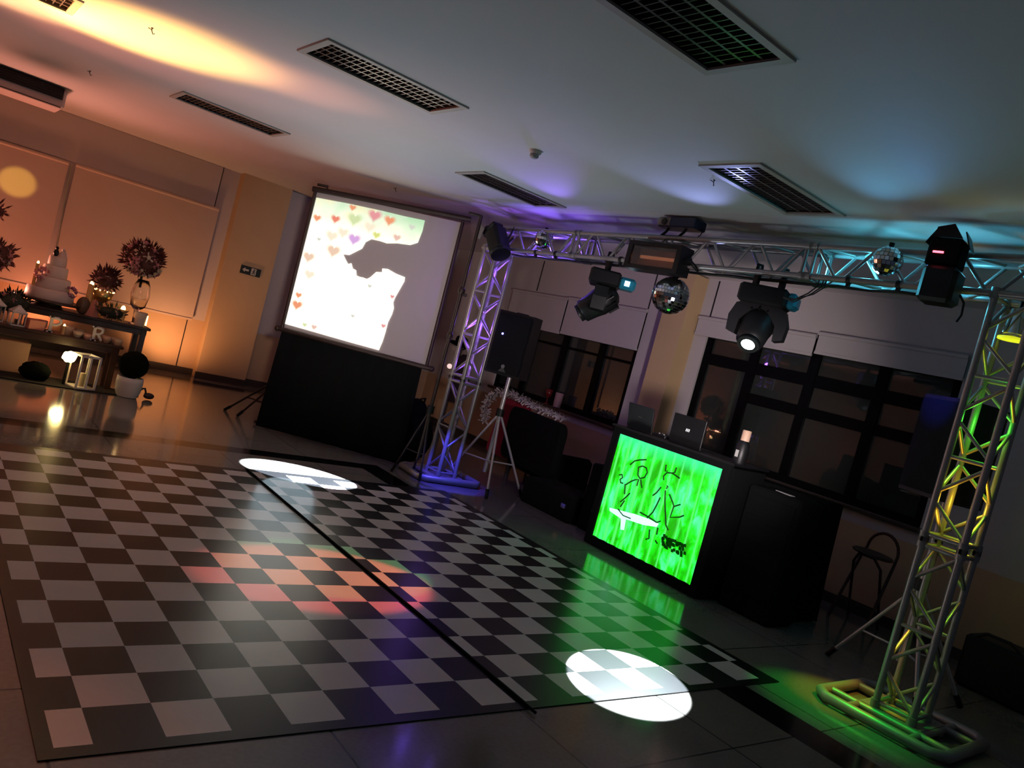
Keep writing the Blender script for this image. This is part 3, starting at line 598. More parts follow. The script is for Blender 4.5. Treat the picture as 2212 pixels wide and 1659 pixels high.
# ------------------------------------------------------------------ lights hung on the truss
def bx_(y): return along((19.5-y)/22.22).x if False else (18.33+(19.5-y)/22.22*0.72)
def bz_(y): return 11.73+(19.5-y)/22.22*0.34
def clamp(mb, x, y, z0, z1):
    mb.bb((x-0.07, y-0.09, z0), (x+0.07, y+0.09, z1)); mb.tube([(x, y, z1), (x-0.14, y, z1+0.08), (x-0.12, y, z1+0.3), (x+0.1, y, z1+0.32), (x+0.16, y, z1+0.1), (x, y, z1)], 0.055, 6)
def moving_head(lbl, c, ztop, ang, tilt, lens):
    x, y = c; t = thing('moving_head_light', lbl, 'stage light', (x, y, ztop), 'moving head lights under the truss'); M = rz(ang, (x, y, 0))
    z = ztop-0.42
    b = MB(); b.bb((x-0.62, y-0.78, z-0.6), (x+0.62, y+0.78, z), M=M, bev=0.08); b.build('base', M_blk, t)
    b = MB(); (b.bb((x-0.42, y-1.08, z-0.55), (x+0.42, y-0.72, z-0.05), M=M, bev=0.1) if lens else b.bb((x+0.55, y-0.45, z-0.55), (x+1.25, y+0.45, z-0.08), M=M, bev=0.1)); b.build('control_panel', mat('teal_panel', (0.02, 0.22, 0.34), 0.25, 0.2, 0.3, 30), t)
    if lens == 0:
        b = MB(); b.bb((x+0.8, y-0.48, z-0.42), (x+1.0, y-0.455, z-0.22), M=M); b.build('display', mat('display_white', (0.7, 0.9, 1), 0.4, emis=(0.7, 0.9, 1), es=3), t)
    for k in (-0.42, 0.42):
        b = MB(); clamp(b, *((M @ V((x, y+k, 0)))[:2]), z, ztop-0.02); b.build('hook_clamp', M_blk, t)
    # yoke: two arms joined by an arch
    yk = MB(); A_ = 0.78
    yk.prism([(-0.92, -1.62), (-0.62, -1.75), (-0.58, -0.95), (-0.35, -0.5), (0.35, -0.5), (0.58, -0.95), (0.62, -1.75), (0.92, -1.62), (0.96, -0.8), (0.8, -0.1), (0.5, 0.1), (-0.5, 0.1), (-0.8, -0.1), (-0.96, -0.8)], (x, y, z-0.6), (0, 1, 0), (0, 0, 0.62), 0.55, M=M)
    yk.build('yoke', M_blkg, t)
    zc = z-0.6-0.66; T = M @ rx(tilt, (x, y, zc), 'Y')
    hd = MB(); hd.lathe([(0.30, -0.85), (0.46, -0.75), (0.5, -0.3), (0.56, 0.0), (0.55, 0.35), (0.42, 0.7), (0.2, 0.82)], (x, y, zc), 22, M=T); ho = hd.build('head', M_blk, t); hh = sub(ho, t)
    r = MB(); r.lathe([(0.36, -0.95), (0.36, -0.8), (0.29, -0.8), (0.29, -0.95)], (x, y, zc), 22, M=T); r.build('lens_ring', M_blkg, hh)
    fn = MB()
    for i in range(14):
        a = i*math.pi/7; fn.bb((x+0.5, y-0.02, zc+0.15), (x+0.62, y+0.02, zc+0.6), M=T @ rz(a, (x, y, 0)))
    fn.build('cooling_fins', M_blk, hh)
    ln = MB(); ln.lathe([(0.27, -0.93), (0.2, -0.96), (0.02, -0.98)], (x, y, zc), 18, M=T); ln.build('lens', M_lens if lens else M_blkg, hh)
    return t
moving_head('black moving head light with a glowing white lens, right of the mirror ball', (18.7, 4.65), bz_(4.6)-0.5, 0.42, math.radians(40), 1)
moving_head('black moving head light seen from the side, left of the mirror ball', (18.55, 12.15), bz_(12.1)-0.5, -0.78, math.radians(46), 0)
# loops of cable by the right moving head
for k, (dy, dz) in enumerate([(1.3, 0.55), (1.05, 0.75), (1.2, 0.9)]):
    b = MB(); y0 = 3.7
    b.tube([(18.3, y0, 10.75), (18.25, y0-dy*0.35, 10.72-0.05*k), (18.25, y0-dy*0.8, 10.95), (18.3, y0-dy, 11.2), (18.4, y0-dy*0.95, 11.45)], 0.022, 6)
    solo(b, 'cable_loop', M_blkg, ['outermost thin dark cable loop right of the right moving head', 'innermost thin dark cable loop right of the right moving head', 'middle thin dark cable loop right of the right moving head'][k], 'cable', (18.3, y0, 11.2), 'cable loops right of the moving head')
# mirror balls
M_mirror = None
def mirror_mat():
    mt, nt, b = new_mat('mirror_tiles'); N = nt.nodes; L = nt.links
    b.inputs['Metallic'].default_value = 1; b.inputs['Roughness'].default_value = 0.06; b.inputs['Base Color'].default_value = (0.72, 0.72, 0.74, 1)
    return mt
M_mirror = mirror_mat(); M_grout = mat('ball_core', (0.05, 0.05, 0.05), 0.6)
def mirror_ball(lbl, c, r, ztop, tiles=26):
    t = thing('mirror_ball', lbl, 'mirror ball', c, 'mirror balls on the truss')
    MB().sph(c, r*0.975, 28, 18).build('core', M_grout, t)
    b = MB(); k = tiles//2
    for i in range(k):
        th0 = math.pi*i/k; th1 = math.pi*(i+1)/k; thm = (th0+th1)/2; nn = max(4, int(round(tiles*math.sin(thm))))
        for j in range(nn):
            p0 = 2*math.pi*j/nn; p1 = 2*math.pi*(j+1)/nn; g_ = 0.06
            a0, a1 = th0+(th1-th0)*g_, th1-(th1-th0)*g_; b0, b1 = p0+(p1-p0)*g_, p1-(p1-p0)*g_
            nrm = V((math.sin(thm)*math.cos((p0+p1)/2), math.sin(thm)*math.sin((p0+p1)/2), math.cos(thm)))
            jit = V((random.uniform(-1, 1), random.uniform(-1, 1), random.uniform(-1, 1)))*0.0
            vs = [V(c)+V((math.sin(a)*math.cos(q), math.sin(a)*math.sin(q), math.cos(a)))*r for a, q in ((a0, b0), (a1, b0), (a1, b1), (a0, b1))]
            b.add(vs, [(0, 1, 2, 3)])
    b.build('mirror_tiles', M_mirror, t)
    MB().cyl((c[0], c[1], c[2]+r*0.95), (c[0], c[1], c[2]+r+0.1), r*0.18).build('cap', M_blk, t)
    MB().cyl((c[0], c[1], c[2]+r), (c[0], c[1], ztop), 0.02, n=6).build('hanging_wire', M_blk, t)
mirror_ball('large mirror ball hanging under the middle of the beam', (18.35, 8.35, 10.3), 0.68, bz_(8.3)-0.5, 36)
mirror_ball('small blue-lit mirror ball inside the left end of the beam', (18.1, 16.1, 11.92), 0.42, 12.35, 22)
mirror_ball('small cyan-lit mirror ball at the right part of the beam', (18.3, 0.7, 12.15), 0.43, 12.6, 22)
# strobe flood with glass front
x0 = 17.9
t = thing('flood_light', 'black rectangular flood light with a glass front above the large mirror ball', 'stage light', (17.9, 8.95, 11.5))
M = rz(0.10, (17.9, 8.95, 0))
b = MB(); b.bb((17.45, 7.75, 10.98), (18.2, 7.95, 12.0), M=M); b.bb((17.45, 9.95, 10.98), (18.2, 10.15, 12.0), M=M); b.bb((17.45, 7.95, 10.98), (18.2, 9.95, 11.12), M=M); b.bb((17.45, 7.95, 11.86), (18.2, 9.95, 12.0), M=M); b.bb((18.05, 7.95, 11.12), (18.2, 9.95, 11.86), M=M)
b.build('housing', M_blk, t)
b = MB(); b.add([(17.98, 7.97, 11.14), (17.98, 9.93, 11.14), (17.98, 9.93, 11.84), (17.98, 7.97, 11.84), (17.6, 7.97, 11.14), (17.6, 9.93, 11.84)], [(0, 1, 2, 3)], M=M); b.build('reflector', mat('orange_reflection_tint', (0.30, 0.11, 0.06), 0.55, 0.6, 0.3, 6), t)  # warm reflections in the glass put into the reflector's colour
MB().cyl((17.85, 8.15, 11.5), (17.85, 9.75, 11.5), 0.06, M=M).build('lamp_tube', mat('orange_reflection_glow', (0.6, 0.3, 0.18), 0.3, emis=(0.8, 0.25, 0.1), es=0.25), t)  # faint orange glow added to the tube for the same reflections
MB().bb((17.5, 7.97, 11.14), (17.53, 9.93, 11.84), M=M).build('front_glass', mat('hazy_glass', (0.9, 0.9, 0.9), 0.12, trans=1.0, var=0.0), t)
b = MB(); b.tube([(17.9, 7.72, 11.5), (17.9, 7.45, 11.5), (18.1, 7.35, 11.35), (18.3, 7.4, 11.32)], 0.07); b.tube([(17.9, 10.2, 11.5), (18.1, 10.35, 11.6), (18.3, 10.3, 12.1)], 0.05); b.cyl((17.9, 7.7, 11.5), (17.9, 7.5, 11.5), 0.14); b.build('bracket', M_blk, t)
# laser projector on top of the beam
t = thing('laser_projector', 'small dark blue projector box on two feet on top of the beam', 'stage light', (18.4, 8.9, 12.5))
b = MB(); b.bb((18.1, 7.95, 12.78), (18.8, 9.7, 13.14), bev=0.04); b.build('housing', mat('dark_blue_metal', (0.03, 0.035, 0.07), 0.4, 0.5), t)
b = MB(); b.bb((18.08, 9.1, 12.82), (18.1, 9.68, 13.1)); b.build('front_plate', mat('scratched_grey', (0.22, 0.20, 0.19), 0.5, 0.4, 0.3, 20), t)
b = MB(); b.cyl((18.12, 9.35, 12.95), (18.02, 9.35, 12.95), 0.12); b.build('aperture', M_blkg, t)
b = MB()
for y in (9.35, 8.5): b.tube([(18.4, y, 12.8), (18.35, y+0.05, 12.65), (18.3, y+0.2, 12.47)], 0.05)
b.cyl((18.3, 9.5, 12.47), (18.3, 8.6, 12.47), 0.04); b.build('foot_bracket', M_blk, t)
MB().tube([(18.5, 7.95, 12.9), (18.5, 7.8, 12.8), (18.45, 7.85, 12.6), (18.4, 8.0, 12.45)], 0.02, 6).build('cable', M_blk, t)
# scanners at both ends of the beam
t = thing('scanner_light', 'black scanner light hung at the left corner of the truss', 'stage light', (17.2, 19.2, 11.6))
M = Matrix.Translation((0, -0.5, 0)) @ rx(math.radians(-40), (17.3, 19.0, 11.6), 'X')
b = MB(); b.bb((16.95, 18.55, 10.75), (17.7, 19.4, 12.1), M=M, bev=0.12); b.build('body', M_blk, t)
b = MB(); b.lathe([(0.46, 0), (0.46, 0.2), (0.4, 0.24)], (17.33, 18.97, 10.65), 16, M=M); b.build('rear_cover', M_blkg, t)
b = MB(); b.bb((17.0, 18.65, 12.1), (17.6, 19.45, 12.3), M=M, bev=0.05); b.sph((17.25, 19.3, 12.2), 0.3, jit=0.12, M=M); b.build('mirror_hood', M_blk, t)
b = MB(); b.prism([(-0.2, -0.3), (0.2, -0.3), (0.2, 0.3), (-0.2, 0.3)], (16.9, 19.3, 11.75), (0, 0.9, 0.4), (0, -0.3, 0.9), 0.02); b.build('side_label', mat('dull_grey', (0.2, 0.2, 0.2), 0.6), t)
b = MB(); b.tube([(17.5, 18.4, 11.5), (17.7, 18.2, 11.6), (17.85, 18.1, 12.3)], 0.05); b.tube([(17.5, 18.5, 11.2), (17.6, 18.0, 11.5), (17.8, 17.9, 11.8)], 0.05); b.build('bracket', M_blk, t)
t = thing('scanner_light', 'black boxy scanner light hung near the right end of the beam', 'stage light', (17.9, -1.1, 11.9))
M = rz(0.15, (17.9, -1.15, 0))
b = MB(); b.bb((17.45, -1.6, 11.0), (18.3, -0.72, 11.95), M=M, bev=0.1); b.build('lower_body', M_blk, t)
b = MB(); b.bb((17.55, -1.5, 11.95), (18.25, -0.68, 12.72), M=M, bev=0.06); b.build('upper_body', M_cloth, t)
b = MB()
for (ya, yb_, dz, rr) in ((-0.7, -0.45, 0.1, -0.5), (-1.5, -1.85, 0.0, 0.4)):
    b.prism([(0, 0), (0.45, 0), (0.45, 0.4), (0, 0.5)], (17.6, (ya+yb_)/2, 12.45+dz), (1, 0, 0), (0, math.sin(rr), math.cos(rr)), 0.03, M=M)
b.prism([(-0.35, 0), (0.35, 0), (0.3, 0.25), (-0.1, 0.35)], (17.6, -1.1, 12.72), (0, 1, 0), (-0.3, 0, 1), 0.03, M=M); b.build('barn_door', M_blk, t)
MB().bb((17.52, -1.1, 12.28), (17.55, -0.84, 12.33), M=M).build('red_indicator', mat('led_red', (1, 0.05, 0.1), 0.4, emis=(1, 0.08, 0.12), es=6), t)
b = MB(); b.tube([(17.9, -1.7, 11.3), (17.9, -1.85, 11.1), (17.95, -1.85, 10.8), (17.9, -1.8, 10.6)], 0.03, 6); b.build('cable', M_blk, t)
# par can in the right leg
t = thing('par_can', 'chrome par can with a yellow rim hanging inside the right truss leg', 'stage light', (19.05, -2.75, 10.6))
MB().cyl((19.05, -2.75, 11.3), (19.05, -2.75, 10.65), 0.2, 0.3, 18, cap=False).build('can', M_chrome, t)
MB().lathe([(0.34, 0), (0.34, 0.06), (0.3, 0.06)], (19.05, -2.75, 10.5), 20).build('gel_rim', mat('yellow_rim', (0.9, 0.9, 0.05), 0.4, emis=(0.8, 0.85, 0.02), es=0.8), t)
MB().cyl((19.05, -2.75, 11.3), (19.05, -2.75, 11.56), 0.04).build('yoke', M_blk, t)
# cables strapped under the beam
b = MB(); pts = []
for i in range(40):
    y = 18.2-i*0.5; pts.append((bx_(y)-0.2+0.05*math.sin(i*1.7), y, bz_(y)-0.62-0.05*abs(math.sin(i*0.8))))
b.tube(pts, 0.045, 6)
solo(b, 'truss_cable', M_blk, 'black cable strapped along the underside of the crossbeam', 'cable', (18.6, 9, 11.3))
for i, (y, lb) in enumerate([(16.2, 'purple-lit part of the beam, nearest the left leg'), (14.9, 'purple-lit part of the beam, nearer the side-on moving head'), (11.1, 'dull middle of the beam, left of the flood light'), (1.75, 'cyan-lit part of the beam, left of the right-hand mirror ball'), (0.25, 'cyan-lit part of the beam, below the right-hand mirror ball')]):
    b = MB(); x, z = bx_(y)-0.48, bz_(y)-0.48; b.cyl((x, y-0.06, z), (x, y+0.06, z), 0.125, n=12); b.bb((x-0.05, y-0.05, z-0.2), (x+0.05, y+0.05, z-0.1))
    solo(b, 'cable_tie', M_blk, 'black strap on the '+lb, 'strap', (x, y, z), 'black straps on the crossbeam')
# ------------------------------------------------------------------ DJ booth
t = thing('dj_booth', 'black disc jockey booth with a glowing green printed front', 'booth', (21.7, 8.3, 0))
b = MB(); b.bb((20.65, 5.33, 0.02), (22.6, 11.36, 4.88)); b.build('cabinet', M_cloth, t)
b = MB(); b.bb((20.5, 5.38, 0.02), (20.65, 11.36, 0.38)); b.bb((20.5, 5.38, 4.74), (20.65, 11.36, 4.98)); b.bb((20.5, 5.38, 0.38), (20.65, 5.73, 4.74)); b.bb((20.5, 11.03, 0.38), (20.65, 11.36, 4.74)); b.build('front_frame', M_cloth, t)
MB().bb((20.45, 5.28, 4.98), (22.7, 11.46, 5.06)).build('top_board', M_blk, t)
def panel_mat():
    mt = bpy.data.materials.new('glowing_green_plastic'); mt.use_nodes = True; nt = mt.node_tree; N = nt.nodes; L = nt.links; b = N['Principled BSDF']
    b.inputs['Base Color'].default_value = (0.01, 0.12, 0.01, 1); b.inputs['Roughness'].default_value = 0.25
    g = N.new('ShaderNodeNewGeometry'); sp = N.new('ShaderNodeSeparateXYZ'); L.new(g.outputs['Position'], sp.inputs[0])
    # folds: bright thin lines every ~0.5 square
    wv = N.new('ShaderNodeTexWave'); wv.bands_direction = 'Y'; wv.inputs['Scale'].default_value = 2.6; wv.inputs['Distortion'].default_value = 0.8; wv.inputs['Detail'].default_value = 2; wv.inputs['Detail Scale'].default_value = 0.4
    mp = N.new('ShaderNodeMapping'); mp.inputs['Scale'].default_value = (1, 1, 0.5); L.new(g.outputs['Position'], mp.inputs['Vector']); L.new(mp.outputs[0], wv.inputs['Vector'])
    pw = N.new('ShaderNodeMath'); pw.operation = 'POWER'; pw.inputs[1].default_value = 9; L.new(wv.outputs['Fac'], pw.inputs[0])
    nz = N.new('ShaderNodeTexNoise'); nz.inputs['Scale'].default_value = 9; nz.inputs['Detail'].default_value = 6; nz.inputs['Distortion'].default_value = 0.6; L.new(mp.outputs[0], nz.inputs['Vector'])
    mr = N.new('ShaderNodeMapRange'); mr.inputs[1].default_value = 4.2*S; mr.inputs[2].default_value = 4.75*S; L.new(sp.outputs[2], mr.inputs[0])
    cr = N.new('ShaderNodeValToRGB'); E_ = cr.color_ramp.elements; E_[0].position = 0.34; E_[0].color = (0.01, 0.38, 0.0, 1); E_[1].position = 0.68; E_[1].color = (0.10, 1.25, 0.40, 1)
    e = E_.new(0.5); e.color = (0.012, 0.82, 0.008, 1); L.new(nz.outputs['Fac'], cr.inputs[0])
    m1 = N.new('ShaderNodeMix'); m1.data_type = 'RGBA'; L.new(pw.outputs[0], m1.inputs[0]); L.new(cr.outputs[0], m1.inputs[6]); m1.inputs[7].default_value = (0.10, 1.0, 0.16, 1)
    m2 = N.new('ShaderNodeMix'); m2.data_type = 'RGBA'; L.new(mr.outputs[0], m2.inputs[0]); L.new(m1.outputs[2], m2.inputs[6]); m2.inputs[7].default_value = (0.05, 1.0, 0.42, 1)
    mf = N.new('ShaderNodeMath'); mf.operation = 'MULTIPLY'; mf.inputs[1].default_value = 0.7; L.new(mr.outputs[0], mf.inputs[0]); L.new(mf.outputs[0], m2.inputs[0])
    L.new(m2.outputs[2], b.inputs['Emission Color']); b.inputs['Emission Strength'].default_value = 1.15
    return mt
M_gp = panel_mat()
pn = MB(); n = 100; vs = []
for i in range(n+1):
    y = 11.03-5.3*i/n; q = 0.035*math.sin(i*0.62)+0.012*math.sin(i*2.1)
    for z in (0.38, 4.74): vs.append((20.60+q, y, z))
pn.add(vs, [(2*i, 2*i+2, 2*i+3, 2*i+1) for i in range(n)], 0, True)
po = pn.build('green_panel', M_gp, t, 'glowing green corrugated plastic sheet with a line drawing'); ph = sub(po, t)
DRAW = [[(10.032, 3.683), (9.857, 3.892), (9.613, 4.003), (9.298, 4.102)], [(9.574, 3.707), (9.401, 3.81), (9.185, 3.793), (9.075, 3.641), (9.149, 3.411), (9.357, 3.311), (9.501, 3.411), (9.574, 3.707)], [(10.448, 3.131), (10.325, 3.194), (10.246, 3.083), (10.351, 2.97), (10.272, 2.86), (10.13, 2.875)], [(9.981, 2.867), (9.766, 3.067), (9.593, 3.182), (9.407, 3.254), (9.414, 2.988)], [(9.311, 3.283), (9.136, 2.995)], [(10.023, 2.882), (9.911, 2.487)], [(10.013, 2.133), (9.802, 2.388), (9.653, 2.611)], [(9.944, 1.951), (9.822, 2.249)], [(10.032, 1.831), (9.681, 1.68), (9.253, 1.693)], [(8.276, 4.183), (8.235, 3.939), (8.134, 3.969)], [(7.767, 4.216), (7.782, 4.021), (7.873, 3.969)], [(8.196, 3.591), (8.246, 3.731), (8.143, 3.904), (7.902, 3.959), (7.732, 3.934), (7.489, 3.88)], [(7.974, 3.43), (7.904, 3.416), (7.971, 3.33)], [(8.508, 2.878), (8.364, 3.037), (8.225, 3.301)], [(8.134, 2.92), (8.203, 2.591), (8.291, 2.279), (8.487, 1.981)], [(7.987, 3.247), (7.859, 2.831), (7.71, 2.473), (7.526, 2.03), (7.358, 1.887)], [(7.75, 3.169), (7.509, 2.944), (7.395, 2.805), (7.431, 2.365), (7.008, 2.519), (6.85, 2.637)], [(7.395, 2.805), (7.134, 2.966)], [(8.216, 1.61), (8.13, 1.28), (8.271, 1.203)], [(7.809, 1.321), (7.681, 1.241)], [(7.854, 1.814), (7.823, 1.544)], [(8.902, 2.074), (8.405, 2.035), (7.979, 1.974), (7.819, 2.081)]]
M_ink = mat('dark_green_ink', (0.0, 0.02, 0.0), 0.6, emis=(0.0, 0.05, 0.0), es=0.6)
b = MB()
for l in DRAW: b.tube([(20.555, y, z) for y, z in l], 0.03, 5)
b.build('line_drawing', M_ink, ph)
b = MB()
for base_, w_ in (((6.95, 1.22), 0.57), ((6.35, 1.22), 0.62)):
    for i in range(26):
        yy = base_[0]+random.random()*w_; zz = base_[1]+random.random()*0.42
        b.prism([(-0.07, -0.05), (0.05, -0.07), (0.08, 0.04), (-0.03, 0.07)], (20.555, yy, zz), (0, 1, 0), (0, 0, 1), 0.01)
b.build('printed_block', M_ink, ph)
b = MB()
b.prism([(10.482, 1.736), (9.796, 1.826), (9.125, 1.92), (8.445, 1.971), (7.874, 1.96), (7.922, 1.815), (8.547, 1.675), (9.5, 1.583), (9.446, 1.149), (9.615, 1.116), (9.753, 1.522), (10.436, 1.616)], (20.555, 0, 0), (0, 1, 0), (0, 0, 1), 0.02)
b.build('highlight_streak', mat('hot_white_green', (0.8, 1, 0.9), 0.4, emis=(0.45, 1.0, 0.8), es=1.3), ph)  # white highlight streak on the sheet put in as a glowing shape
# things on the booth
def laptop(lbl, y0, y1, x, zt, lean, logo):
    t = thing('laptop', lbl, 'laptop', (x, (y0+y1)/2, 5.06), 'laptops on the booth')
    MB().bb((x, y0, 5.06), (x+0.95, y1, 5.12), bev=0.015).build('keyboard_base', M_blk, t)
    M = rx(lean, (x, (y0+y1)/2, 5.12), 'Y'); b = MB(); b.bb((x-0.03, y0, 5.12), (x+0.03, y1, zt), M=M, bev=0.012); b.build('lid', mat('laptop_shell', (0.006, 0.007, 0.008), 0.4, 0, spec=0.3), t)
    if logo:
        b = MB()
        for k in range(3):
            yy = (y0+y1)/2-0.02+0.07*(1-k); b.prism([(-0.015, -0.05), (0.02, -0.05), (0.0, 0.06), (-0.03, 0.06)], (x-0.035, yy, (5.12+zt)/2), (0, 1, 0), (0, 0, 1), 0.01, M=M)
        b.build('lid_logo', mat('logo_glow', (0.8, 0.8, 0.8), 0.4, emis=(0.8, 0.85, 0.85), es=0.6), t)
    else:
        b = MB(); b.bb((x-0.035, (y0+y1)/2-0.1, (5.12+zt)/2-0.01), (x-0.028, (y0+y1)/2+0.1, (5.12+zt)/2+0.02), M=M); b.build('lid_logo', mat('dim_logo', (0.05, 0.05, 0.05), 0.4), t)
laptop('closed-lid black laptop back at the left end of the booth', 9.95, 11.35, 21.2, 6.1, -0.22, False)
laptop('charcoal laptop with three slanted strokes as its lid logo', 7.35, 8.95, 21.1, 6.2, -0.02, True)
t = thing('mixer_console', 'low black mixer between the two laptops', 'mixer', (21.4, 9.45, 5.06))
MB().bb((21.1, 9.15, 5.06), (21.8, 9.8, 5.18), bev=0.02).build('body', M_blk, t)
b = MB()
for i in range(3):
    for j in range(2): b.cyl((21.25+0.2*i, 9.35+0.25*j, 5.18), (21.25+0.2*i, 9.35+0.25*j, 5.23), 0.035, n=8)
b.build('knobs', mat('knob_grey', (0.2, 0.2, 0.2), 0.4), t)
# black draped equipment to the right of and behind the booth
def drape(lbl, x0, y0, x1, y1, z, name='draped_table', ripple=0.07):
    b = MB(); per = []
    n = 18
    for i in range(n): per.append((x0, y0+(y1-y0)*i/n))
    for i in range(n): per.append((x0+(x1-x0)*i/n, y1))
    for i in range(n): per.append((x1, y1-(y1-y0)*i/n))
    for i in range(n): per.append((x1-(x1-x0)*i/n, y0))
    cx, cy = (x0+x1)/2, (y0+y1)/2; k = len(per); vs = []
    for lv, zz in enumerate((0.03, z*0.5, z-0.1, z)):
        for i, (x, y) in enumerate(per):
            q = 1+[0.05, 0.03, 0.0, -0.015][lv]+ripple*(0.6, 0.35, 0.05, 0)[lv]*math.sin(i*1.9+lv); vs.append((cx+(x-cx)*q, cy+(y-cy)*q, zz))
    fs = [(a*k+i, a*k+(i+1) % k, (a+1)*k+(i+1) % k, (a+1)*k+i) for a in range(3) for i in range(k)]+[tuple(range(3*k, 4*k))]
    b.add(vs, fs, 0, True)
    return solo(b, name, M_cloth, lbl, 'table', (cx, cy, 0))
drape('black cloth draped over the equipment table right of the green booth', 23.2, 3.5, 25.2, 7.6, 4.5)
t = thing('equipment_rack', 'black equipment rack standing behind the booth, right of it', 'equipment rack', (22.1, 4.0, 0))
b = MB(); b.bb((21.4, 2.95, 0.02), (22.9, 5.1, 4.5), bev=0.08); b.build('case', M_cloth, t)
for k in range(4): MB().bb((21.35, 3.1, 0.8+0.9*k), (21.4, 4.95, 1.5+0.9*k)).build('rack_panel', M_cloth, t)
t = thing('bottle', 'bottle with a pale tan cap standing right of the laptops', 'bottle', (21.0, 5.5, 5.06))
MB().lathe([(0.22, 0), (0.24, 0.05), (0.24, 0.7), (0.14, 0.85)], (21.0, 5.5, 5.06), 16).build('body', M_blkg, t)
MB().lathe([(0.16, 0.85), (0.16, 1.22), (0.14, 1.24)], (21.0, 5.5, 5.06), 16).build('cap', mat('tan_cap', (0.55, 0.36, 0.25), 0.5), t)
MB().bb((20.75, 5.45, 5.3), (20.765, 5.58, 5.55)).build('label', mat('pale_mark', (0.4, 0.4, 0.38), 0.5), t)
b = MB(); b.prism([(0, 0), (0.75, 0.06), (0.7, 0.22), (0.02, 0.3)], (21.7, 3.6, 4.52), (0.2, 1, 0), (1, 0, 0), 0.02); solo(b, 'paper_sheet', M_white, 'small pale sheet of paper on the black rack', 'paper', (21.9, 3.9, 4.52))
# sofa, red covered chair, feather boa
t = thing('armchair', 'wide black armchair with rounded top corners under the left window', 'armchair', (25.6, 20.7, 0))
M = rz(-0.15, (25.2, 20.7, 0))
def rrect(u0, v0, u1, v1, r, n=6):
    o = []
    for cx, cy, a0 in ((u1-r, v0+r, -90), (u1-r, v1-r, 0), (u0+r, v1-r, 90), (u0+r, v0+r, 180)):
        for i in range(n+1): a = math.radians(a0+90*i/n); o.append((cx+r*math.cos(a), cy+r*math.sin(a)))
    return o
MB().prism(rrect(18.2, 0.9, 23.6, 3.85, 0.55), (24.7, 0, 0), (0, 1, 0), (0, 0, 1), 0.5, M=M).build('backrest', M_cloth, t)
MB().bb((24.95, 18.6, 0.5), (27.2, 23.2, 1.7), M=M, bev=0.2).build('seat', M_cloth, t)
for y in (18.3, 22.9): MB().bb((24.95, y, 0.4), (27.2, y+0.6, 2.3), M=M, bev=0.2).build('armrest', M_cloth, t)
for x in (25, 27):
    for y in (18.6, 23.2): MB().cyl((x, y, 0), (x, y, 0.55), 0.1, M=M).build('leg', M_blk, t)
t = thing('chair', 'chair covered with crimson cloth under a white feather boa', 'chair', (26.6, 25.2, 0))
M_red = mat('crimson_cloth', (0.22, 0.006, 0.025), 0.7, 0, 0.15, 10, 0.2)
b = MB(); b.prism(rrect(23.9, 0.6, 26.1, 4.0, 0.35), (25.9, 0, 0), (0, 1, 0), (0.12, 0, 1), 0.35, M=rz(0.1, (26, 25, 0))); b.build('cover', M_red, t)
MB().bb((26.1, 24.0, 1.5), (27.9, 26.0, 1.85), bev=0.1).build('seat', M_red, t)
for x in (26.3, 27.7):
    for y in (24.2, 25.8): MB().cyl((x, y, 0), (x, y, 1.55), 0.07).build('leg', M_blk, t)
# feather boa: thick fluffy rope of barbs
b = MB(); path = [(26.3, 20.6, 3.98), (26.0, 21.6, 4.05), (25.9, 22.8, 4.12), (25.85, 23.8, 4.25), (25.8, 24.8, 4.35), (25.75, 25.6, 4.4), (25.55, 26.4, 4.15), (25.5, 26.8, 3.5), (25.5, 26.75, 2.9), (25.45, 26.6, 2.3)]
for i in range(len(path)-1):
    a, c = V(path[i]), V(path[i+1])
    for k in range(95):
        p = a+(c-a)*random.random(); d = V((random.gauss(0, 1), random.gauss(0, 1), random.gauss(0, 1))).normalized(); L_ = random.uniform(0.18, 0.42)
        q = p+d*L_+V((0, 0, -0.05)); w_ = d.orthogonal().normalized()*0.045; u_ = d.cross(w_).normalized()*0.02
        b.add([p-w_*0.4, p+w_*0.4, q+w_, q-w_, (p+q)/2+u_*2], [(0, 1, 2, 3), (0, 1, 4), (2, 3, 4)])
solo(b, 'feather_boa', mat('white_feathers', (0.50, 0.44, 0.42), 0.9, 0, 0.1, 20), 'fluffy white feather boa draped over the red chair and armchair', 'feather boa', (25.8, 24.6, 4.2))
t = thing('goblet', 'small dark red goblet on the left window sill', 'goblet', (29.35, 25.9, 4.15))
MB().lathe([(0.2, 0), (0.2, 0.04), (0.05, 0.08), (0.05, 0.4), (0.2, 0.55), (0.24, 0.95), (0.22, 0.95)], (29.3, 25.9, 4.16), 14).build('bowl', mat('red_glass', (0.12, 0.01, 0.01), 0.2), t)
b = MB(); b.lathe([(0.24, 0), (0.26, 0.9), (0.24, 0.9), (0.22, 0.04)], (29.3, 24.9, 4.16), 14); solo(b, 'cup', mat('pale_pink_cup', (0.38, 0.22, 0.22), 0.4), 'pale pink tumbler on the left window sill beside the goblet', 'cup', (29.3, 24.9, 4.16))
